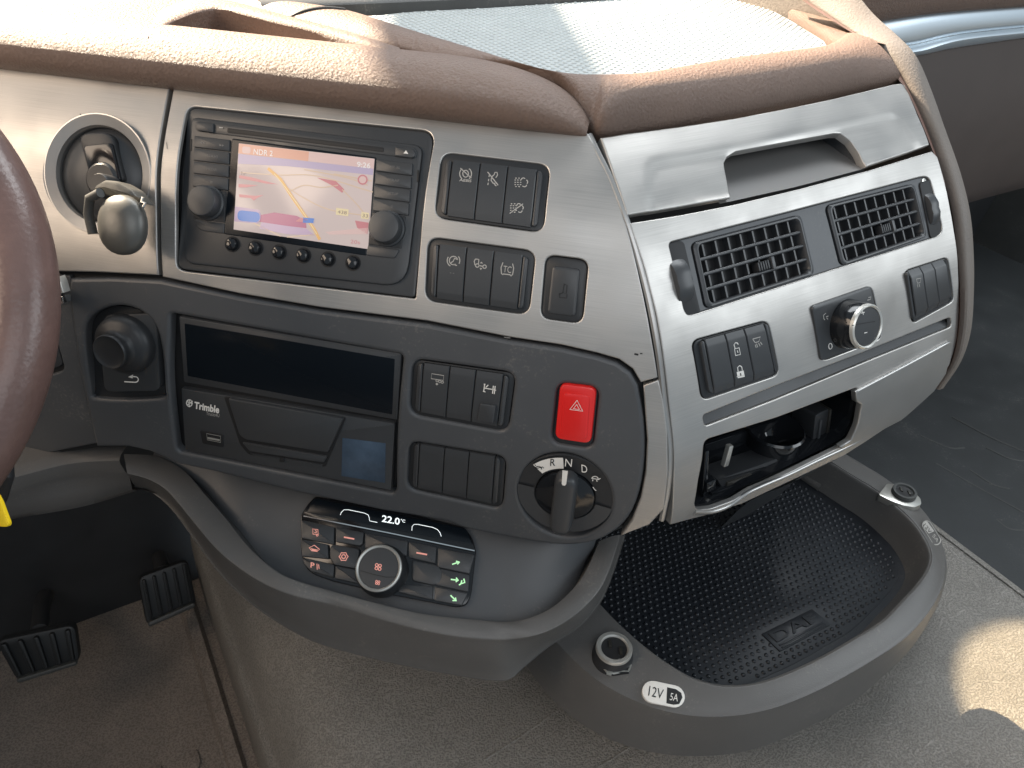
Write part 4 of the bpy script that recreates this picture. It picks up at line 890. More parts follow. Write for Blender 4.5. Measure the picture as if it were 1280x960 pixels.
up_ = pl.e2*0.97-pl.e1*0.12; up_ /= np.linalg.norm(up_); rt2 = np.cross(up_, pl.n)
V = []; nu, nv = 28, 16
for j in range(nv+1):
    t = math.pi*j/nv
    for i in range(nu):
        a = 2*math.pi*i/nu; x = math.sin(t)*math.cos(a); y = math.sin(t)*math.sin(a); zz = math.cos(t)
        ex = lambda q, p: math.copysign(abs(q)**p, q)
        V.append(fobc+rt2*0.0218*ex(x, 0.9)+up_*0.0255*ex(y, 0.9)+pl.n*0.013*zz)
F = [[j*nu+i, (j+1)*nu+i, (j+1)*nu+(i+1) % nu, j*nu+(i+1) % nu] for j in range(nv) for i in range(nu)]
mk('fob', V, F, 'fob', kt_, sharp=80)
mid = pl.one(z((470, 545))[0], 0.028)
pslab('fob_cap', z((392, 560), (398, 520), (440, 494), (500, 500), (560, 535), (610, 600), (560, 580), (440, 545)), pl, 0.012, 0.030, 'fob', kt_, r=0.003, bev=0.004)
b = MB(); b.add(*tubegeo([pl.one(p, h) for p, h in zip(z((430, 552), (385, 575), (378, 640), (398, 728)), (0.034, 0.030, 0.026, 0.024))], 0.0042, 10)); b.build('blade_strap', 'rubber', kt_)
lathe('shank', a0-pl.n*0.006, pl.n, [(0.009, 0), (0.009, 0.016), (0.008, 0.018), (0.001, 0.018)], 'black', kt_, seg=20)
b = MB(); b.add(*tubegeo([pl.one(p, 0.032) for p in z((612, 570), (606, 590), (622, 596), (614, 612))], 0.0012, 8)); b.build('split_ring', 'satin', kt_)
# ================================================================== climate unit
cq = [(376, 645), (594, 686), (585, 757), (377, 712)]; z = Zc
pl = clim; bt = [np.array(p) for p in zpl(-0.624).lift([(380, 714), (584, 758)])]
th = thing('climate_control', 'climate control unit with temperature readout, buttons and a round fan knob', 'control panel', pl.one((480, 700)))
pslab('housing', z((78, 165), (120, 100), (165, 50), (640, 130), (1085, 240), (1130, 300), (1155, 380), (1120, 690), (1065, 738), (600, 650), (280, 575), (130, 525), (80, 430)), pl, -0.02, 0.0035, 'gloss', th, r=[0.002, .003, .003, 0, .004, .003, .002, 0.012, 0.01, 0, 0, 0.012, 0.01], bev=0.0012)
dsp = pslab('display', z((112, 148), (160, 64), (1095, 250), (1136, 350)), pl, 0.003, 0.0040, 'screen_off', th, r=0.002, bev=0.0003)
text('lettering', '22.0', z((580, 165), (690, 186), (686, 228), (576, 208)), pl, 0.0043, 'icon_lcd', dsp, bold=0.02)
text('lettering', '°C', z((694, 190), (722, 195), (720, 214), (692, 209)), pl, 0.0043, 'icon_lcd', dsp, bold=0.02)
ink('outline', [z((322, 166), (328, 150), (344, 134), (372, 134), (470, 154), (494, 166), (500, 184), (502, 202), (550, 212)), z((762, 262), (764, 236), (776, 224), (800, 224), (890, 242), (920, 256), (936, 276), (943, 298))], pl, 0.0043, 0.0006, 'icon_lcd', dsp)
ink('accent_line', [z((96, 172), (620, 276), (1148, 386))], pl, 0.0062, 0.0011, 'chrome', th)
rows = [('r', [(82, 196), (284, 238), (282, 348), (80, 308)]), ('d', [(80, 312), (244, 346), (250, 436), (84, 420)]), ('p', [(86, 426), (284, 470), (280, 550), (140, 512), (98, 470)]),
        ('m', [(292, 238), (466, 272), (460, 340), (440, 356), (292, 330)]), ('', [(472, 276), (738, 326), (732, 420), (472, 370)]), ('m2', [(742, 328), (914, 362), (908, 464), (742, 428)]),
        ('f1', [(922, 366), (1146, 410), (1116, 528), (918, 486)]), ('f2', [(920, 492), (1116, 534), (1108, 640), (900, 594)]), ('f3', [(902, 602), (1106, 646), (1068, 724), (900, 692)]),
        ('', [(290, 476), (430, 504), (440, 590), (288, 556)]), ('', [(680, 590), (892, 604), (890, 690), (676, 640)])]
BT = {}
for k_, q in rows:
    o = pslab('button', z(*q), pl, 0.002, 0.0066, 'key', th, r=[0.0015]*len(q), bev=0.0012)
    if k_: BT[k_] = o
sc_ = pslab('button', z((270, 344), (440, 372), (430, 500), (282, 474), (254, 430), (254, 370)), pl, 0.002, 0.0074, 'key', th, r=0.003, bev=0.002)
pslab('button', z((760, 440), (920, 472), (950, 510), (940, 580), (900, 600), (760, 570)), pl, 0.002, 0.0074, 'key', th, r=0.004, bev=0.002)
hk = 0.0069
ink('symbol', [z((152, 252), (184, 256), (186, 286), (154, 284)), z((166, 262), (178, 266), (174, 276), (162, 274)), z(*arc(180, 290, 6, 6, 0, 360, 8))], pl, hk, WI, 'icon_red', BT['r'], closed=(0, 3))
ink('symbol', [z((130, 368), (162, 352), (194, 378), (180, 390), (146, 386)), z((140, 374), (184, 382)), z((148, 380), (178, 388))], pl, hk, WI, 'icon_red', BT['d'], closed=(0,))
text('lettering', 'P', z((140, 456), (164, 461), (162, 494), (138, 489)), pl, hk, 'icon_red', BT['p'], bold=0.02)
ink('symbol', [z((178, 466), (180, 502)), z((188, 470), (192, 498))], pl, hk, WI, 'icon_red', BT['p'])
ink('symbol', [z((344, 302), (408, 314))], pl, hk, 0.0015, 'icon_red', BT['m']); ink('symbol', [z((790, 398), (856, 410))], pl, hk, 0.0015, 'icon_red', BT['m2'])
ink('symbol', [z(*[(342+(22 if i % 2 else 28)*math.cos(i*math.pi/6), 422+(22 if i % 2 else 28)*math.sin(i*math.pi/6)) for i in range(12)]), z(*arc(342, 422, 12, 12, 0, 360, 10))], pl, 0.0077, WI*1.2, 'icon_red', sc_, closed=(0, 1))
ink('symbol', [z((1010, 470), (1050, 456)), z((1034, 450), (1056, 456), (1042, 470))], pl, hk, 0.0013, 'icon_green', BT['f1'])
ink('symbol', [z((1002, 562), (1046, 568)), z((1034, 552), (1048, 568), (1032, 578)), z((1082, 558), (1088, 582), (1066, 588), (1052, 598)), z((1070, 568), (1064, 590))], pl, hk, 0.0013, 'icon_green', BT['f2'])
ink('symbol', [z((1000, 660), (1032, 692)), z((1012, 692), (1036, 694), (1030, 674))], pl, hk, 0.0013, 'icon_green', BT['f3'])
kc = pl.one(z((582, 512))[0], 0.004)
KR = 0.0252
kn = lathe('fan_knob', kc, pl.n, [(KR*1.02, -0.002), (KR*1.02, 0.004), (KR*0.98, 0.012), (KR*0.92, 0.0165), (KR*0.88, 0.017), (KR*0.5, 0.0162), (0.001, 0.016)], 'black', th, seg=56)
lathe('knob_ring', kc, pl.n, [(KR*0.925, 0.0155), (KR*0.90, 0.0182), (KR*0.85, 0.0190), (KR*0.79, 0.0180), (KR*0.78, 0.0160)], 'satin', kn, seg=56)
rg = [o for o in kn.children][0]; me = rg.data; bm = bmesh.new(); bm.from_mesh(me); bm.faces.ensure_lookup_table(); bm.faces.remove(bm.faces[-1]); bm.to_mesh(me); bm.free()
lathe('knob_face', kc, pl.n, [(KR*0.785, 0.0160), (KR*0.77, 0.0172), (KR*0.4, 0.0176), (0.001, 0.0178)], 'key', kn, seg=40)
ink('split_line', [z((446, 508), (520, 530), (600, 548), (672, 548))], pl, 0.0222, 0.0006, 'engrave', kn)
ink('symbol', [z(*arc(546, 474, 9, 9, 0, 360, 8)), z(*arc(566, 478, 9, 9, 0, 360, 8)), z(*arc(544, 494, 9, 9, 0, 360, 8)), z(*arc(564, 498, 9, 9, 0, 360, 8))], pl, 0.0223, WI, 'icon_red', kn, closed=(0, 1, 2, 3))
ink('symbol', [z(*arc(545, 574, 6, 6, 0, 360, 8)), z(*arc(560, 577, 6, 6, 0, 360, 8)), z(*arc(544, 587, 6, 6, 0, 360, 8)), z(*arc(558, 590, 6, 6, 0, 360, 8))], pl, 0.0223, WI*0.8, 'icon_red', kn, closed=(0, 1, 2, 3))
# cheek recesses beside the unit
# ================================================================== air vents
vp_ = fitpl(R_.lift(Zv((60, 300), (1040, 50), (1100, 250), (130, 560))), dR)
z = Zv
hv = R_.lift(rq(H_vent, [6, 0, 8, 8, 8, 6, 0, 10, 8]), -0.005)
vq = [Zv((140, 290), (560, 180), (615, 410), (195, 545)), Zv((660, 145), (1000, 60), (1050, 265), (720, 380))]
vuv = [rq(q, 8) for q in vq]
panel('vent_housing', R_, rq(H_vent, [6, 0, 8, 8, 8, 6, 0, 10, 8]), vuv, 'dark', dash, bev=0.001, h=-0.0025, hdepth=0.03, depth=0.006, grid=0.015, label='dark grey surround joining the two air vents')
def vent(quad, label, ncol, wheel, whl):
    pl = fitpl(R_.lift(quad), dR).off(-0.002); c = tuple(np.mean(quad, 0)); th = thing('air_vent', label, 'air vent', pl.one(c), 'air vents')
    tl, tr, br, bl = pl.lift(quad)
    def P(s, t, h=0): return (tl*(1-s)+tr*s)*(1-t)+(bl*(1-s)+br*s)*t+pl.n*h
    # frame as a ring
    def rr(a, h, rad): return rnd([P(a, a*1.3, h), P(1-a, a*1.3, h), P(1-a, 1-a*1.3, h), P(a, 1-a*1.3, h)], rad)
    V, F = rings([rr(0.0, -0.004, 0.006), rr(0.0, 0.0, 0.006), rr(0.012, 0.0012, 0.006), rr(0.03, 0.0012, 0.006), rr(0.042, -0.001, 0.006), rr(0.042, -0.02, 0.006)], False, False)
    F = [f[::-1] for f in F]; mk('frame', V, F, 'key', th)
    V = rr(0.0, -0.022, 0.005); mk('duct', V, [list(range(len(V)))[::-1]], 'key', th)
    for i in range(ncol):
        s = 0.05+0.9*(i+0.5)/ncol
        b = MB(); w2 = 0.0009
        d = (tr-tl)/np.linalg.norm(tr-tl)
        q = [P(s, 0.05, -0.004), P(s, 0.95, -0.004), P(s, 0.95, -0.018), P(s, 0.05, -0.018)]
        b.add([p-d*w2 for p in q]+[p+d*w2 for p in q], [[0, 1, 2, 3], [7, 6, 5, 4], [0, 4, 5, 1]]); b.build('vane', 'key', th)
    for j in range(1, 4):
        t = 0.045+0.91*j/4; dv = (bl-tl)/np.linalg.norm(bl-tl)
        A, B = P(0.035, t, -0.0012), P(0.965, t, -0.0012); sec = [(-0.0016, -0.0005), (-0.0010, 0.0006), (0, 0.001), (0.0010, 0.0006), (0.0016, -0.0005), (0.0010, -0.007), (-0.0010, -0.007)]
        V = [A+dv*a+pl.n*h for a, h in sec]+[B+dv*a+pl.n*h for a, h in sec]; n = len(sec)
        mk('slat', V, [[k, (k+1) % n, (k+1) % n+n, k+n] for k in range(n)]+[list(range(n))[::-1], [k+n for k in range(n)]], 'key', th, sharp=60)
    # thumb slider on the third bar
    t = 0.045+0.91*2.55/4
    for k in range(5):
        s = 0.50+0.022*k; q = [P(s, t-0.07, 0), P(s+0.015, t-0.07, 0), P(s+0.015, t+0.07, 0), P(s, t+0.07, 0)]
        slab('slider_rib', q, pl, -0.007, 0.0012, 'black', th, bev=0.0004)
    q = [P(0.62, t-0.1, 0), P(0.65, t-0.1, 0), P(0.65, t+0.1, 0), P(0.62, t+0.1, 0)]; slab('slider', q, pl, -0.007, 0.0022, 'key', th, bev=0.0005)
    # thumb wheel beside the vent: axis along the panel
    wp = R_.tan(wheel); wc = wp.one(wheel); ax = wp.e1; rad, half = whl
    q = rnd([wc+wp.e1*a*half*1.5+wp.e2*b_*rad*1.08 for a, b_ in ((-1, 1), (1, 1), (1, -1), (-1, -1))], 0.005); slab('wheel_slot', q, wp, -0.006, -0.0012, 'engrave', th, bev=0.0004)
    cc = wc-wp.n*rad*0.80; n = 36; Ls = []
    for a, f in ((-1, 0.86), (-0.9, 0.97), (-0.4, 1.0), (0.4, 1.0), (0.9, 0.97), (1, 0.86)):
        Ls.append([cc+ax*a*half+(wp.n*math.cos(2*math.pi*k/n)+wp.e2*math.sin(2*math.pi*k/n))*rad*f*(1.0 if k % 4 else 0.96) for k in range(n)])
    V, F = rings(Ls, True, True); mk('thumb_wheel', V, F, 'key', th, sharp=50)
    return th
vent(vq[0], 'air vent grille beside the inner thumb wheel, above the padlock switches', 8, Zv((100, 436))[0], (0.030, 0.0085))
vent(vq[1], 'air vent grille next to the outer edge, above the plus and minus dial', 8, Zv((1070, 158))[0], (0.027, 0.0065))
for q in (Zv((62, 311))[0], Zv((126, 547))[0], Zv((1036, 52))[0], Zv((1088, 240))[0]):
    wp = R_.tan(q); lathe('screw', wp.one(q, -0.0022), wp.n, [(0.0032, -0.002), (0.0031, 0.0006), (0.0016, 0.0008), (0.0012, 0.0002), (0.0003, 0.0001)], 'satin', dash, seg=14)
# ================================================================== plus/minus dial
pl = R_.tan(tuple(np.mean(H_dial, 0))); c = tuple(np.mean(H_dial, 0))
th = thing('heater_dial', 'raised rotary dial with plus and minus on its face, on a square black plate', 'dial', pl.one(c))
pp = pslab('plate', H_dial, pl, -0.008, 0.0022, 'key', th, r=0.005, bev=0.0018)
kc = pl.one(Zv((738, 602))[0], 0.002); KD = 0.0226
kn = lathe('knob', kc, pl.n, [(KD*1.06, 0.0), (KD*1.05, 0.004), (KD*1.0, 0.012), (KD*0.94, 0.020), (KD*0.88, 0.0225), (KD*0.75, 0.0215), (0.001, 0.021)], 'gloss', th, seg=56)
lathe('knob_ring', kc, pl.n, [(KD*0.945, 0.0195), (KD*0.93, 0.0228), (KD*0.875, 0.0240), (KD*0.81, 0.0230), (KD*0.80, 0.0212)], 'satin', kn, seg=56)
rg = kn.children[0]; me = rg.data; bm = bmesh.new(); bm.from_mesh(me); bm.faces.ensure_lookup_table(); bm.faces.remove(bm.faces[-1]); bm.to_mesh(me); bm.free()
lathe('knob_face', kc, pl.n, [(KD*0.80, 0.0212), (KD*0.78, 0.0225), (KD*0.4, 0.0230), (0.001, 0.0232)], 'key', kn, seg=40)
z = Zv
ink('symbol', [z((794, 562), (808, 558)), z((799, 552), (803, 568)), z((806, 639), (818, 636))], pl, 0.0256, WI, 'white', kn)
ink('split_line', [z((758, 610), (800, 602), (848, 594))], pl, 0.0255, 0.0006, 'engrave', kn)
text('lettering', '0', tq(z((675, 690))[0], 5.5, 8, -0.3, 0.1), pl, 0.0025, 'white', pp)
ink('symbol', [z((658, 562), (648, 570), (650, 584), (654, 588)), z((658, 576), (668, 573)), z((660, 580), (666, 586)), z((822, 502), (832, 499), (830, 510)), z((818, 512), (828, 509))], pl, 0.0025, WI, 'grey_print', pp)
# ================================================================== ashtray
z = Zq
th = thing('ashtray', 'pull out ashtray drawer in the open bay under the card slot', 'ashtray', R_.lift([(960, 600)], -0.05)[0])
ip = R_.tan((960, 575)).off(-0.014)
def bx(name, px, d0, d1, m, r=0.001): return pslab(name, z(*px), ip, d0, d1, m, th, r=r, bev=0.0012)
bx('rear_frame', ((190, 440), (930, 190), (900, 430), (180, 740)), -0.045, -0.040, 'gloss')
bx('left_post', ((330, 450), (355, 445), (325, 560), (298, 570)), -0.017, -0.012, 'satin')
bx('left_bracket', ((190, 480), (215, 470), (205, 700), (172, 750)), -0.04, -0.004, 'gloss')
cupc = ip.one(z((560, 440))[0], -0.030)
lathe('cup', cupc-ZZ*0.03, ZZ, [(0.026, -0.01), (0.029, 0.05), (0.031, 0.052), (0.029, 0.054), (0.001, 0.03)], 'gloss', th, seg=36)
bx('front_lip', ((260, 640), (830, 440), (850, 480), (700, 530), (300, 710)), -0.03, -0.006, 'black')
bx('brass_insert', ((320, 655), (460, 605), (440, 660), (300, 712)), -0.02, -0.004, 'cup')
bx('socket_block', ((820, 270), (900, 230), (880, 430), (800, 450)), -0.04, -0.010, 'black', 0.004)
bx('runner', ((230, 720), (860, 470), (855, 500), (240, 755)), -0.03, -0.002, 'gloss')
bx('hinge_block', ((200, 660), (255, 635), (250, 690), (200, 715)), -0.03, 0.0, 'gloss')
bx('socket_rib', ((850, 300), (862, 296), (846, 420), (832, 425)), -0.03, -0.008, 'key'); bx('socket_rib', ((905, 240), (918, 236), (896, 400), (880, 408)), -0.03, -0.008, 'cup')
# sliding cover, a sheet proud of the panel
cov = [(1067, 489), (1071, 486), (1130, 455), (1184, 426), (1187, 427), (1186, 440), (1180, 466), (1165, 488), (1124, 524), (1085, 544), (1050, 560), (1048, 557), (1061, 549), (1070, 528), (1074, 505), (1068, 501)]
cth = thing('ashtray_cover', 'silver sliding cover pushed aside at the ashtray bay', 'cover', R_.lift([(1120, 500)])[0])
panel('cover_sheet', R_, cov, [], 'silver_plain', cth, bev=0.0016, depth=0.006, h=0.0028)
# rolled lower edge of the bay
edge_px = [(868, 640), (890, 640), (912, 632), (932, 618), (950, 609), (985, 594), (1020, 577), (1050, 563), (1085, 545)]
b = MB(); b.add(*tubegeo(resample(R_.lift(cv(edge_px), -0.0005), 60), 0.0024, 10)); b.build('bay_lip', 'silver_plain', dash)
# ================================================================== storage tray
zK, zJ, zM, zP = -0.690, -0.702, -0.772, -0.732
Kpx = [(706, 715), (725, 733), (745, 753), (772, 781), (810, 814), (850, 841), (872, 851), (900, 858), (930, 858), (960, 852), (992, 840), (1030, 822), (1070, 799), (1104, 778), (1127, 755), (1150, 730), (1163, 709), (1165, 691), (1156, 670), (1140, 649), (1115, 626), (1092, 609), (1067, 594), (1040, 577), (1012, 560)]
Jpx = [(655, 755), (675, 780), (693, 800), (709, 822), (742, 849), (782, 873), (823, 888), (858, 895), (900, 897), (930, 894), (960, 888), (992, 877), (1030, 860), (1067, 840), (1100, 820), (1130, 800), (1155, 774), (1171, 750), (1181, 725), (1183, 702), (1179, 679), (1170, 658), (1154, 636), (1136, 617), (1115, 602), (1085, 584), (1055, 566), (1030, 552)]
Mpx = [(625, 785), (658, 827), (682, 862), (712, 892), (755, 919), (810, 937), (850, 942), (900, 942), (930, 937), (960, 929), (992, 915), (1030, 897), (1067, 875), (1100, 847), (1130, 820), (1150, 794), (1168, 764), (1180, 735), (1184, 705), (1181, 682), (1172, 661), (1156, 639), (1138, 620), (1117, 605), (1087, 587), (1057, 569), (1032, 555)]
tray = thing('storage_tray', 'dark grey moulded tray with studded black liner projecting below the vent panel', 'tray', zpl(zM).one((940, 760)))
nt_ = 150
K = resample(zpl(zK).lift(cv(Kpx)), nt_); J = resample(zpl(zJ).lift(cv(Jpx)), nt_); M_ = resample(zpl(zM).lift(cv(Mpx)), nt_)
# match the three curves by nearest plan position along the rim
def match(A, B):
    D = np.array(B); Bd = resample(D, 900); idx = []; last = 0
    TA = np.gradient(A, axis=0); out = []
    for i, a in enumerate(A):
        w_ = slice(last, min(900, last+40)); d = np.linalg.norm(Bd[w_, :2]-a[:2], axis=1); j = last+int(np.argmin(d)); last = j; out.append(Bd[j])
    out = np.array(out); ker = np.ones(9)/9
    for c in range(3):
        p = np.r_[[out[0, c]]*4, out[:, c], [out[-1, c]]*4]; out[:, c] = np.convolve(p, ker, 'valid')
    return out
Jm = match(K, J); Mm = match(Jm, M_)
ctr = zpl(zK).one((940, 720))
TK = np.gradient(K, axis=0); NK = np.cross(TK, ZZ); NK /= np.linalg.norm(NK, axis=1)[:, None]
if (NK*(ctr-K)).sum() < 0: NK = -NK
I1 = K+NK*0.004-ZZ*0.004; I2 = K+NK*0.012-ZZ*(zK-zP)*0.7; I3 = K+NK*0.017-ZZ*(zK-zP+0.002); I3[:, 2] = zP-0.001
loft('rim', [I3, I2, I1, K+NK*0.0012-ZZ*0.0008, K-NK*0.001, K*0.5+Jm*0.5+ZZ*0.0012, Jm*0.93+K*0.07, Jm-ZZ*0.0022, Jm*0.6+Mm*0.4, Mm, Mm-ZZ*0.006+(ctr-Mm)*np.array([1, 1, 0])*0.05, Mm*np.array([1, 1, 0])+(ctr-Mm)*np.array([1, 1, 0])*0.5+ZZ*(zM-0.03)], 'lip', tray, n=nt_, smooth_across=3, sharp=70, label='matt dark grey rim of the tray')
P_ = zpl(zP)
linloop = [p for p in (K+NK*0.010)[::3]]; linloop = [np.array([p[0], p[1], zP]) for p in linloop]
# close the liner towards the dash
back_pts = [P_.one((1010, 566)), P_.one((900, 580)), P_.one((760, 640)), P_.one((700, 690))]
linloop += back_pts
slab('liner', linloop, P_, -0.004, 0.0, 'mat_tray', tray, bev=0.001)
mloop = [np.array([p[0], p[1], zP]) for p in (K+NK*0.024)[::3]]+back_pts
em = [(952, 792), (1015, 761), (1039, 780), (975, 814)]
em2 = np.array([((p-P_.p)@P_.e1, (p-P_.p)@P_.e2) for p in P_.lift([(948, 792), (1016, 757), (1044, 780), (975, 819)])])
rx = P_.one((1015, 761))-P_.one((952, 792)); ang = math.atan2(rx@P_.e2, rx@P_.e1)
studs('studs', mloop, P_.off(0.0002), 0.0088, 0.0027, 0.0022, 'stud', tray, ang=ang, skip=em2, seg=10)
ml_ = slab('liner_edge', mloop, P_, -0.003, 0.0006, 'mat_tray', tray, bev=0.0006)
ep = pslab('emblem_plate', em, P_, -0.001, 0.0022, 'mat_tray', tray, r=0.001, bev=0.0006)
def E_(a, b_): # emblem plate coordinates
    tl, tr, br, bl = [np.array(p, float) for p in em]; return tuple((tl*(1-a)+tr*a)*(1-b_)+(bl*(1-a)+br*a)*b_)
text('lettering', 'DAF', [E_(0.08, 0.14), E_(0.92, 0.14), E_(0.92, 0.62), E_(0.08, 0.62)], P_, 0.0026, 'emblem', ep, bold=0.01, depth=0.0022)
for t_ in (0.72, 0.86): pslab('bar', [E_(0.08, t_), E_(0.94, t_), E_(0.94, t_+0.07), E_(0.08, t_+0.07)], P_, 0.001, 0.0036, 'emblem', ep, bev=0.0004)
# capsule print 12V 5A
def capsule(c, w_, h_, sl, ln):
    x, y = c; out = []
    for i in range(11): a = math.pi/2-math.pi*i/10*-1; out.append((-w_/2+h_/2+h_/2*math.cos(a), h_/2*math.sin(a)))
    for i in range(11): a = -math.pi/2+math.pi*i/10; out.append((w_/2-h_/2+h_/2*math.cos(a), h_/2*math.sin(a)))
    return [(x+a+b_*ln, y+b_+a*sl) for a, b_ in out]
jp = fitpl(list(K[20:60:8])+list(Jm[20:60:8]), (1, 0, 0))
jp = fitpl([q for i in range(26, 52, 5) for q in (K[i], Jm[i])], (1, 0, 0))
hj = 0.0030
lab = thing('socket_label', 'bold white 12V 5A capsule print beside the chipped socket', 'label', jp.one((829, 868)))
pslab('capsule', capsule((829.5, 867.5), 53, 27, 0.21, -0.12), jp, -0.004, hj, 'white', lab, bev=0.0001)
ink('dark_field', [], jp, hj+0.0003, 0.001, 'engrave', lab, fills=[[(834, 859), (845, 861.5), (851.5, 866), (853, 872), (849, 880), (842, 881), (833, 879)]])
text('lettering', '12V', [(812, 857), (830, 862), (828, 874), (810, 869.5)], jp, hj+0.0003, 'engrave', lab)
text('lettering', '5A', [(838.5, 866), (848.5, 868), (847, 877), (837, 875)], jp, hj+0.0006, 'white', lab)
# near socket
def socket(c, label, tilt, scale, plate):
    p0 = zpl(zK-0.004).one(c); th = thing('power_socket', label, 'socket', p0, 'tray sockets'); n = ZZ
    R0 = 0.0188*scale
    lathe('boss', p0, n, [(R0*1.16, -0.006), (R0*1.10, 0.002), (R0*1.03, 0.006), (R0*0.98, 0.010), (R0*0.7, 0.010)], 'black', th, seg=40)
    ring = lathe('ring', p0, n, [(R0*1.0, 0.008), (R0*1.0, 0.012), (R0*0.97, 0.0130), (R0*0.78, 0.0130), (R0*0.72, 0.0115), (R0*0.70, 0.0104)], 'satin' if not plate else 'rubber', th, seg=40)
    me = ring.data; bm = bmesh.new(); bm.from_mesh(me); bm.faces.ensure_lookup_table(); bm.faces.remove(bm.faces[-1]); bm.to_mesh(me); bm.free()
    lathe('well', p0, n, [(R0*0.71, 0.0108), (R0*0.66, 0.0106), (0.001, 0.0104)], 'engrave', th, seg=30)
    for a in ((-0.2, 0.25), (0.35, -0.15)):
        q = [p0+np.array([R0*(a[0]+x), R0*(a[1]+y), 0.0]) for x, y in ((-0.08, -0.22), (0.08, -0.26), (0.08, 0.2), (-0.08, 0.24))]
        slab('contact', q, Pl(p0, n), 0.010, 0.0122, 'cup', th, bev=0.0003)
    return th, p0
s1_, p1_ = socket((766, 818), 'power socket with a bare metal ring and a chipped hole below it', 0, 1.0, False)
pl = Pl(p1_, ZZ)
pslab('broken_hole', [(764, 826), (786, 826), (787, 840), (766, 841)], zpl(zK-0.006), -0.004, 0.003, 'engrave', s1_, r=0.001, bev=0.0003)
b = MB()
for s_ in ([(752, 833), (758, 841), (767, 843), (776, 841), (785, 841), (788, 832)], [(749, 829), (754, 836), (762, 835)], [(758, 843), (764, 845)]):
    b.add(*tubegeo([p+ZZ*0.002 for p in zpl(zK-0.006).lift(s_)], 0.0013, 6))
b.build('torn_edge', 'plate', s1_)
s2_, p2_ = socket((1127, 622), 'small black socket on a bright metal tab on the tray rim', 0, 0.80, True)
zt2 = zpl(zK+0.001)
pslab('metal_tab', [(1098, 618), (1109, 604), (1118, 605), (1130, 609), (1143, 615), (1151, 623), (1152, 630), (1143, 634), (1130, 632), (1116, 627)], zt2, -0.008, 0.002, 'plate', s2_, r=0.003, bev=0.0008)
lab2 = thing('socket_label', 'faded narrow capsule print on the tray rim beside the metal tab socket', 'label', zpl(zK).one((1164, 666)))
jq = fitpl([q for i in range(106, 122, 4) for q in (K[i], Jm[i])], (1, 0, 0))
def cap2(k): return [(1164.5+k*(a*math.cos(1.02)-b_*math.sin(1.02)), 666+k*(a*math.sin(1.02)+b_*math.cos(1.02))) for a, b_ in capsule((0, 0), 33, 11, 0, 0)]
ink('outline', [cap2(1.0)], jq, 0.0022, 0.0012, 'grey_print', lab2, closed=(0,))
ink('pale_field', [], jq, 0.0022, 0.001, 'grey_print', lab2, fills=[[(1154, 652), (1159, 652), (1168, 664), (1161, 667), (1155, 660)]])
text('lettering', '12V', [(1157, 654), (1165, 664), (1162, 667), (1154, 657)], jq, 0.0026, 'engrave', lab2); text('lettering', '5A', [(1168, 667), (1174, 676), (1171, 678), (1165, 670)], jq, 0.0026, 'grey_print', lab2)
# tray supports below the panel
sup = thing('tray_bracket', 'dark bracket carrying the tray under the end of the vent panel', 'bracket', zpl(-0.7).one((1050, 590)))
A = R_.lift(cv([(1116, 530), (1090, 546), (1062, 562), (1030, 578)]), -0.010); A = resample(A, 24)
Bq = A-ZZ*0.12-nR*0.06
loft('cheek', [A, A*0.6+Bq*0.4+nR*0.01, Bq, Bq-ZZ*0.08-nR*0.03], 'key', sup, n=24, smooth_across=3)
b = MB(); b.add(*tubegeo(resample(zpl(-0.73).lift(cv([(1000, 592), (1012, 600), (1026, 610)])), 10), 0.007, 12)); b.build('peg', 'lip', sup)
# ================================================================== steering wheel
swc = ray(-372, 392)*0.50
wn = np.array([0.10, -0.72, 0.68]); wn /= np.linalg.norm(wn)
sw = thing('steering_wheel', 'worn brown leather steering wheel rim in front of the ignition', 'steering wheel', swc)
e = np.cross(wn, ZZ); e /= np.linalg.norm(e); f_ = np.cross(wn, e)
RM, rm = 0.196, 0.0225; V = []; F = []; nu, nv = 120, 24
for i in range(nu):
    a = 2*math.pi*i/nu; d = e*math.cos(a)+f_*math.sin(a)
    for j in range(nv):
        t = 2*math.pi*j/nv; V.append(swc+d*(RM+rm*math.cos(t))+wn*rm*math.sin(t)*1.05)
F = [[i*nv+j, ((i+1) % nu)*nv+j, ((i+1) % nu)*nv+(j+1) % nv, i*nv+(j+1) % nv] for i in range(nu) for j in range(nv)]
mk('rim', V, [q[::-1] for q in F], 'wheel', sw, sharp=80)
lathe('hub', swc-wn*0.03, wn, [(0.075, -0.03), (0.075, 0.0), (0.06, 0.02), (0.001, 0.025)], 'dark', sw, seg=40)
for a in (200, 340, 90):
    d = e*math.cos(math.radians(a))+f_*math.sin(math.radians(a)); b = MB(); b.add(*tubegeo([swc-wn*0.03+d*0.06, swc-wn*0.015+d*0.13, swc+d*0.19], [0.018, 0.015, 0.012], 12)); b.build('spoke', 'dark', sw)
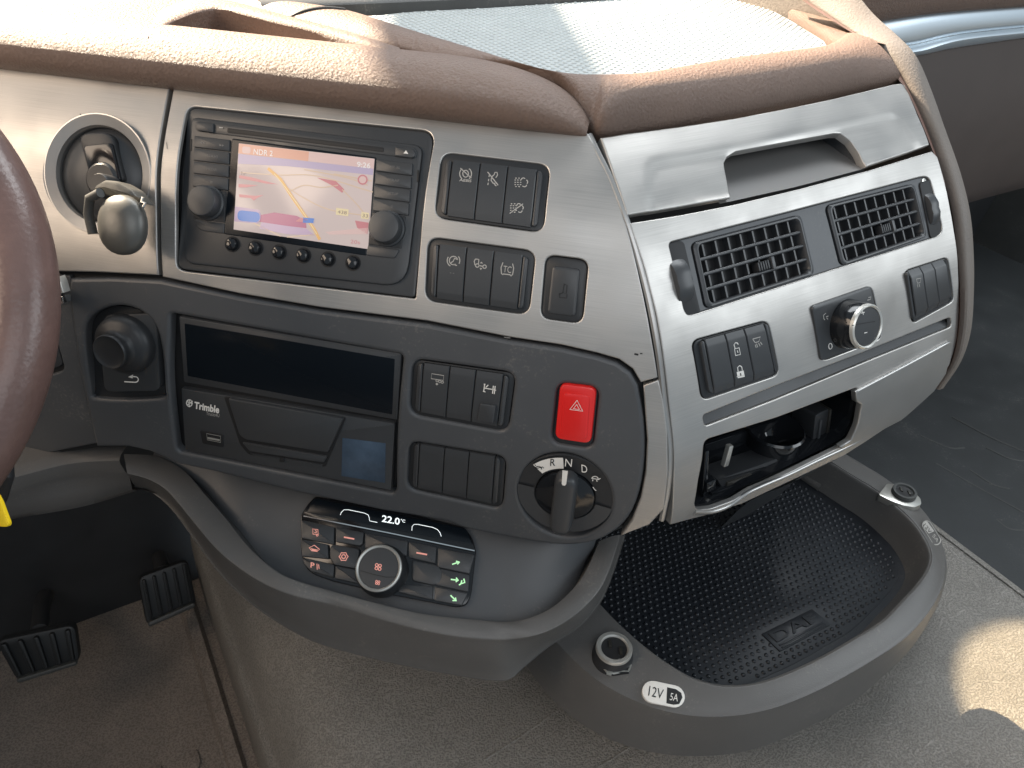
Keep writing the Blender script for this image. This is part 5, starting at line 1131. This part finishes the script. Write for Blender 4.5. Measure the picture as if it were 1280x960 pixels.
# stalk tip and yellow tag
st_ = thing('column_stalk', 'small bright stalk end peeking out beside the steering wheel', 'stalk', L_.lift([(74, 368)], 0.02)[0])
sp_ = L_.tan((74, 368)).off(0.02)
pslab('tip', [(72, 346), (75, 352), (79, 366), (73, 368)], sp_, -0.006, 0.003, 'satin', st_, bev=0.001); pslab('button', [(72, 371), (78, 370), (79, 379), (74, 384)], sp_, -0.008, 0.002, 'chrome', st_, bev=0.001)
b = MB(); b.add(*tubegeo(sp_.lift([(74, 366), (20, 352)], -0.004), 0.006, 12)); b.build('stem', 'black', st_)
yt = thing('yellow_tag', 'yellow plastic tag hanging under the steering column', 'tag', ray(-10, 640)*0.60)
yp = Pl(ray(0, 640)*0.60, -FW)
pslab('tag', [(-40, 590), (-14, 602), (0, 626), (11, 655), (9, 659), (-10, 658), (-40, 650)], yp, -0.002, 0.002, 'yellow', yt, r=0.002, bev=0.001)
dk = thing('column_shroud', 'dark steering column shroud beneath the wheel rim', 'shroud', ray(-20, 600)*0.62)
b = MB(); b.add(*tubegeo([ray(-70, 640)*0.66, ray(-20, 612)*0.64, ray(2, 590)*0.63, ray(6, 560)*0.64], [0.03, 0.02, 0.010, 0.006], 14)); b.build('shroud', 'black', dk)
# ================================================================== pedals
def pedal(label, quad, zs, n, kind):
    tl, tr, br, bl = [ray(*p)*(z_/ray(*p)[2]) for p, z_ in zip(quad, zs)]; pl = fitpl([tl, tr, br, bl], tr-tl)
    th = thing(kind, label, 'pedal', (bl+br)/2)
    slab('pad', rnd([tl, tr, br, bl], 0.012), pl, -0.014, 0.0, 'pedal', th, bev=0.004)
    def P(s, t): return (tl*(1-s)+tr*s)*(1-t)+(bl*(1-s)+br*s)*t
    for i in range(n):
        s = 0.1+0.8*i/(n-1); w_ = 0.035; slab('rib', rnd([P(s-w_, 0.06), P(s+w_, 0.06), P(s+w_, 0.86), P(s-w_, 0.86)], 0.003, 2), pl, -0.002, 0.006, 'pedal', th, bev=0.002)
    slab('toe_edge', rnd([P(0.03, 0.88), P(0.97, 0.88), P(0.97, 0.99), P(0.03, 0.99)], 0.004, 3), pl, -0.002, 0.007, 'rubber', th, bev=0.003)
    b = MB(); m_ = P(0.5, 0.2)-pl.n*0.012; b.add(*tubegeo([m_-nR*0.01, m_-nR*0.08-ZZ*0.03, m_-nR*0.16-ZZ*0.08], 0.012, 10)); b.build('arm', 'bulk', th)
    return th
pedal('accelerator pedal with lengthwise ribs beside the engine tunnel', [(172, 722), (235, 700), (246, 757), (184, 785)], (-1.00, -1.00, -1.07, -1.07), 5, 'accelerator_pedal')
pedal('wide brake pedal in the footwell under the steering wheel', [(-6, 800), (93, 783), (101, 826), (20, 856)], (-0.96, -0.96, -1.02, -1.02), 5, 'brake_pedal')

# added block standing in for a seat corner, just beyond the picture, shading part of the sunny floor
sc0 = zpl(ZT+0.13).one((1432, 940)); V = []; nu, nv = 24, 12
seat = thing('floor_shade_block', 'added unseen brown cushion over the sunny floor', 'seat', sc0-ZZ*0.13)
for j in range(nv+1):
    t = math.pi*j/nv
    for i in range(nu):
        a = 2*math.pi*i/nu; V.append(sc0+np.array([0.052*math.sin(t)*math.cos(a), 0.085*math.sin(t)*math.sin(a), 0.035*math.cos(t)]))
mk('ellipsoid', V, [[j*nu+i, (j+1)*nu+i, (j+1)*nu+(i+1) % nu, j*nu+(i+1) % nu] for j in range(nv) for i in range(nu)], 'brown', seat)
lathe('pedestal', sc0-ZZ*0.13, ZZ, [(0.04, 0), (0.03, 0.02), (0.03, 0.11), (0.02, 0.12)], 'rubber', seat, seg=20)
# ================================================================== wear marks on the fascia
cpn = dash.children[0]
sp1 = L_.tan((797, 443)); ink('scuff', [[(793, 442.5), (798, 443.5)]], sp1, 0.0003, 0.0016, 'engrave', cpn); ink('scuff', [[(800, 442), (803, 442)]], sp1, 0.0003, 0.0010, 'engrave', cpn)
ig = [o for o in dash.children if o.name.startswith('ignition_panel')][0]
sp2 = L_.tan((101, 146)); ink('scuff', [[(100, 142), (102, 146), (104, 148)]], sp2, 0.0003, 0.0008, 'engrave', ig)
sp3 = L_.tan((209, 184)); ink('scuff', [[(208, 178), (209, 186)]], sp3, 0.0003, 0.0007, 'dim_print', ig)
sp4 = L_.tan((634, 421)); ink('scuff', [[(630, 421.5), (638, 422.5)]], sp4, 0.0004, 0.0008, 'dim_print', cpn)
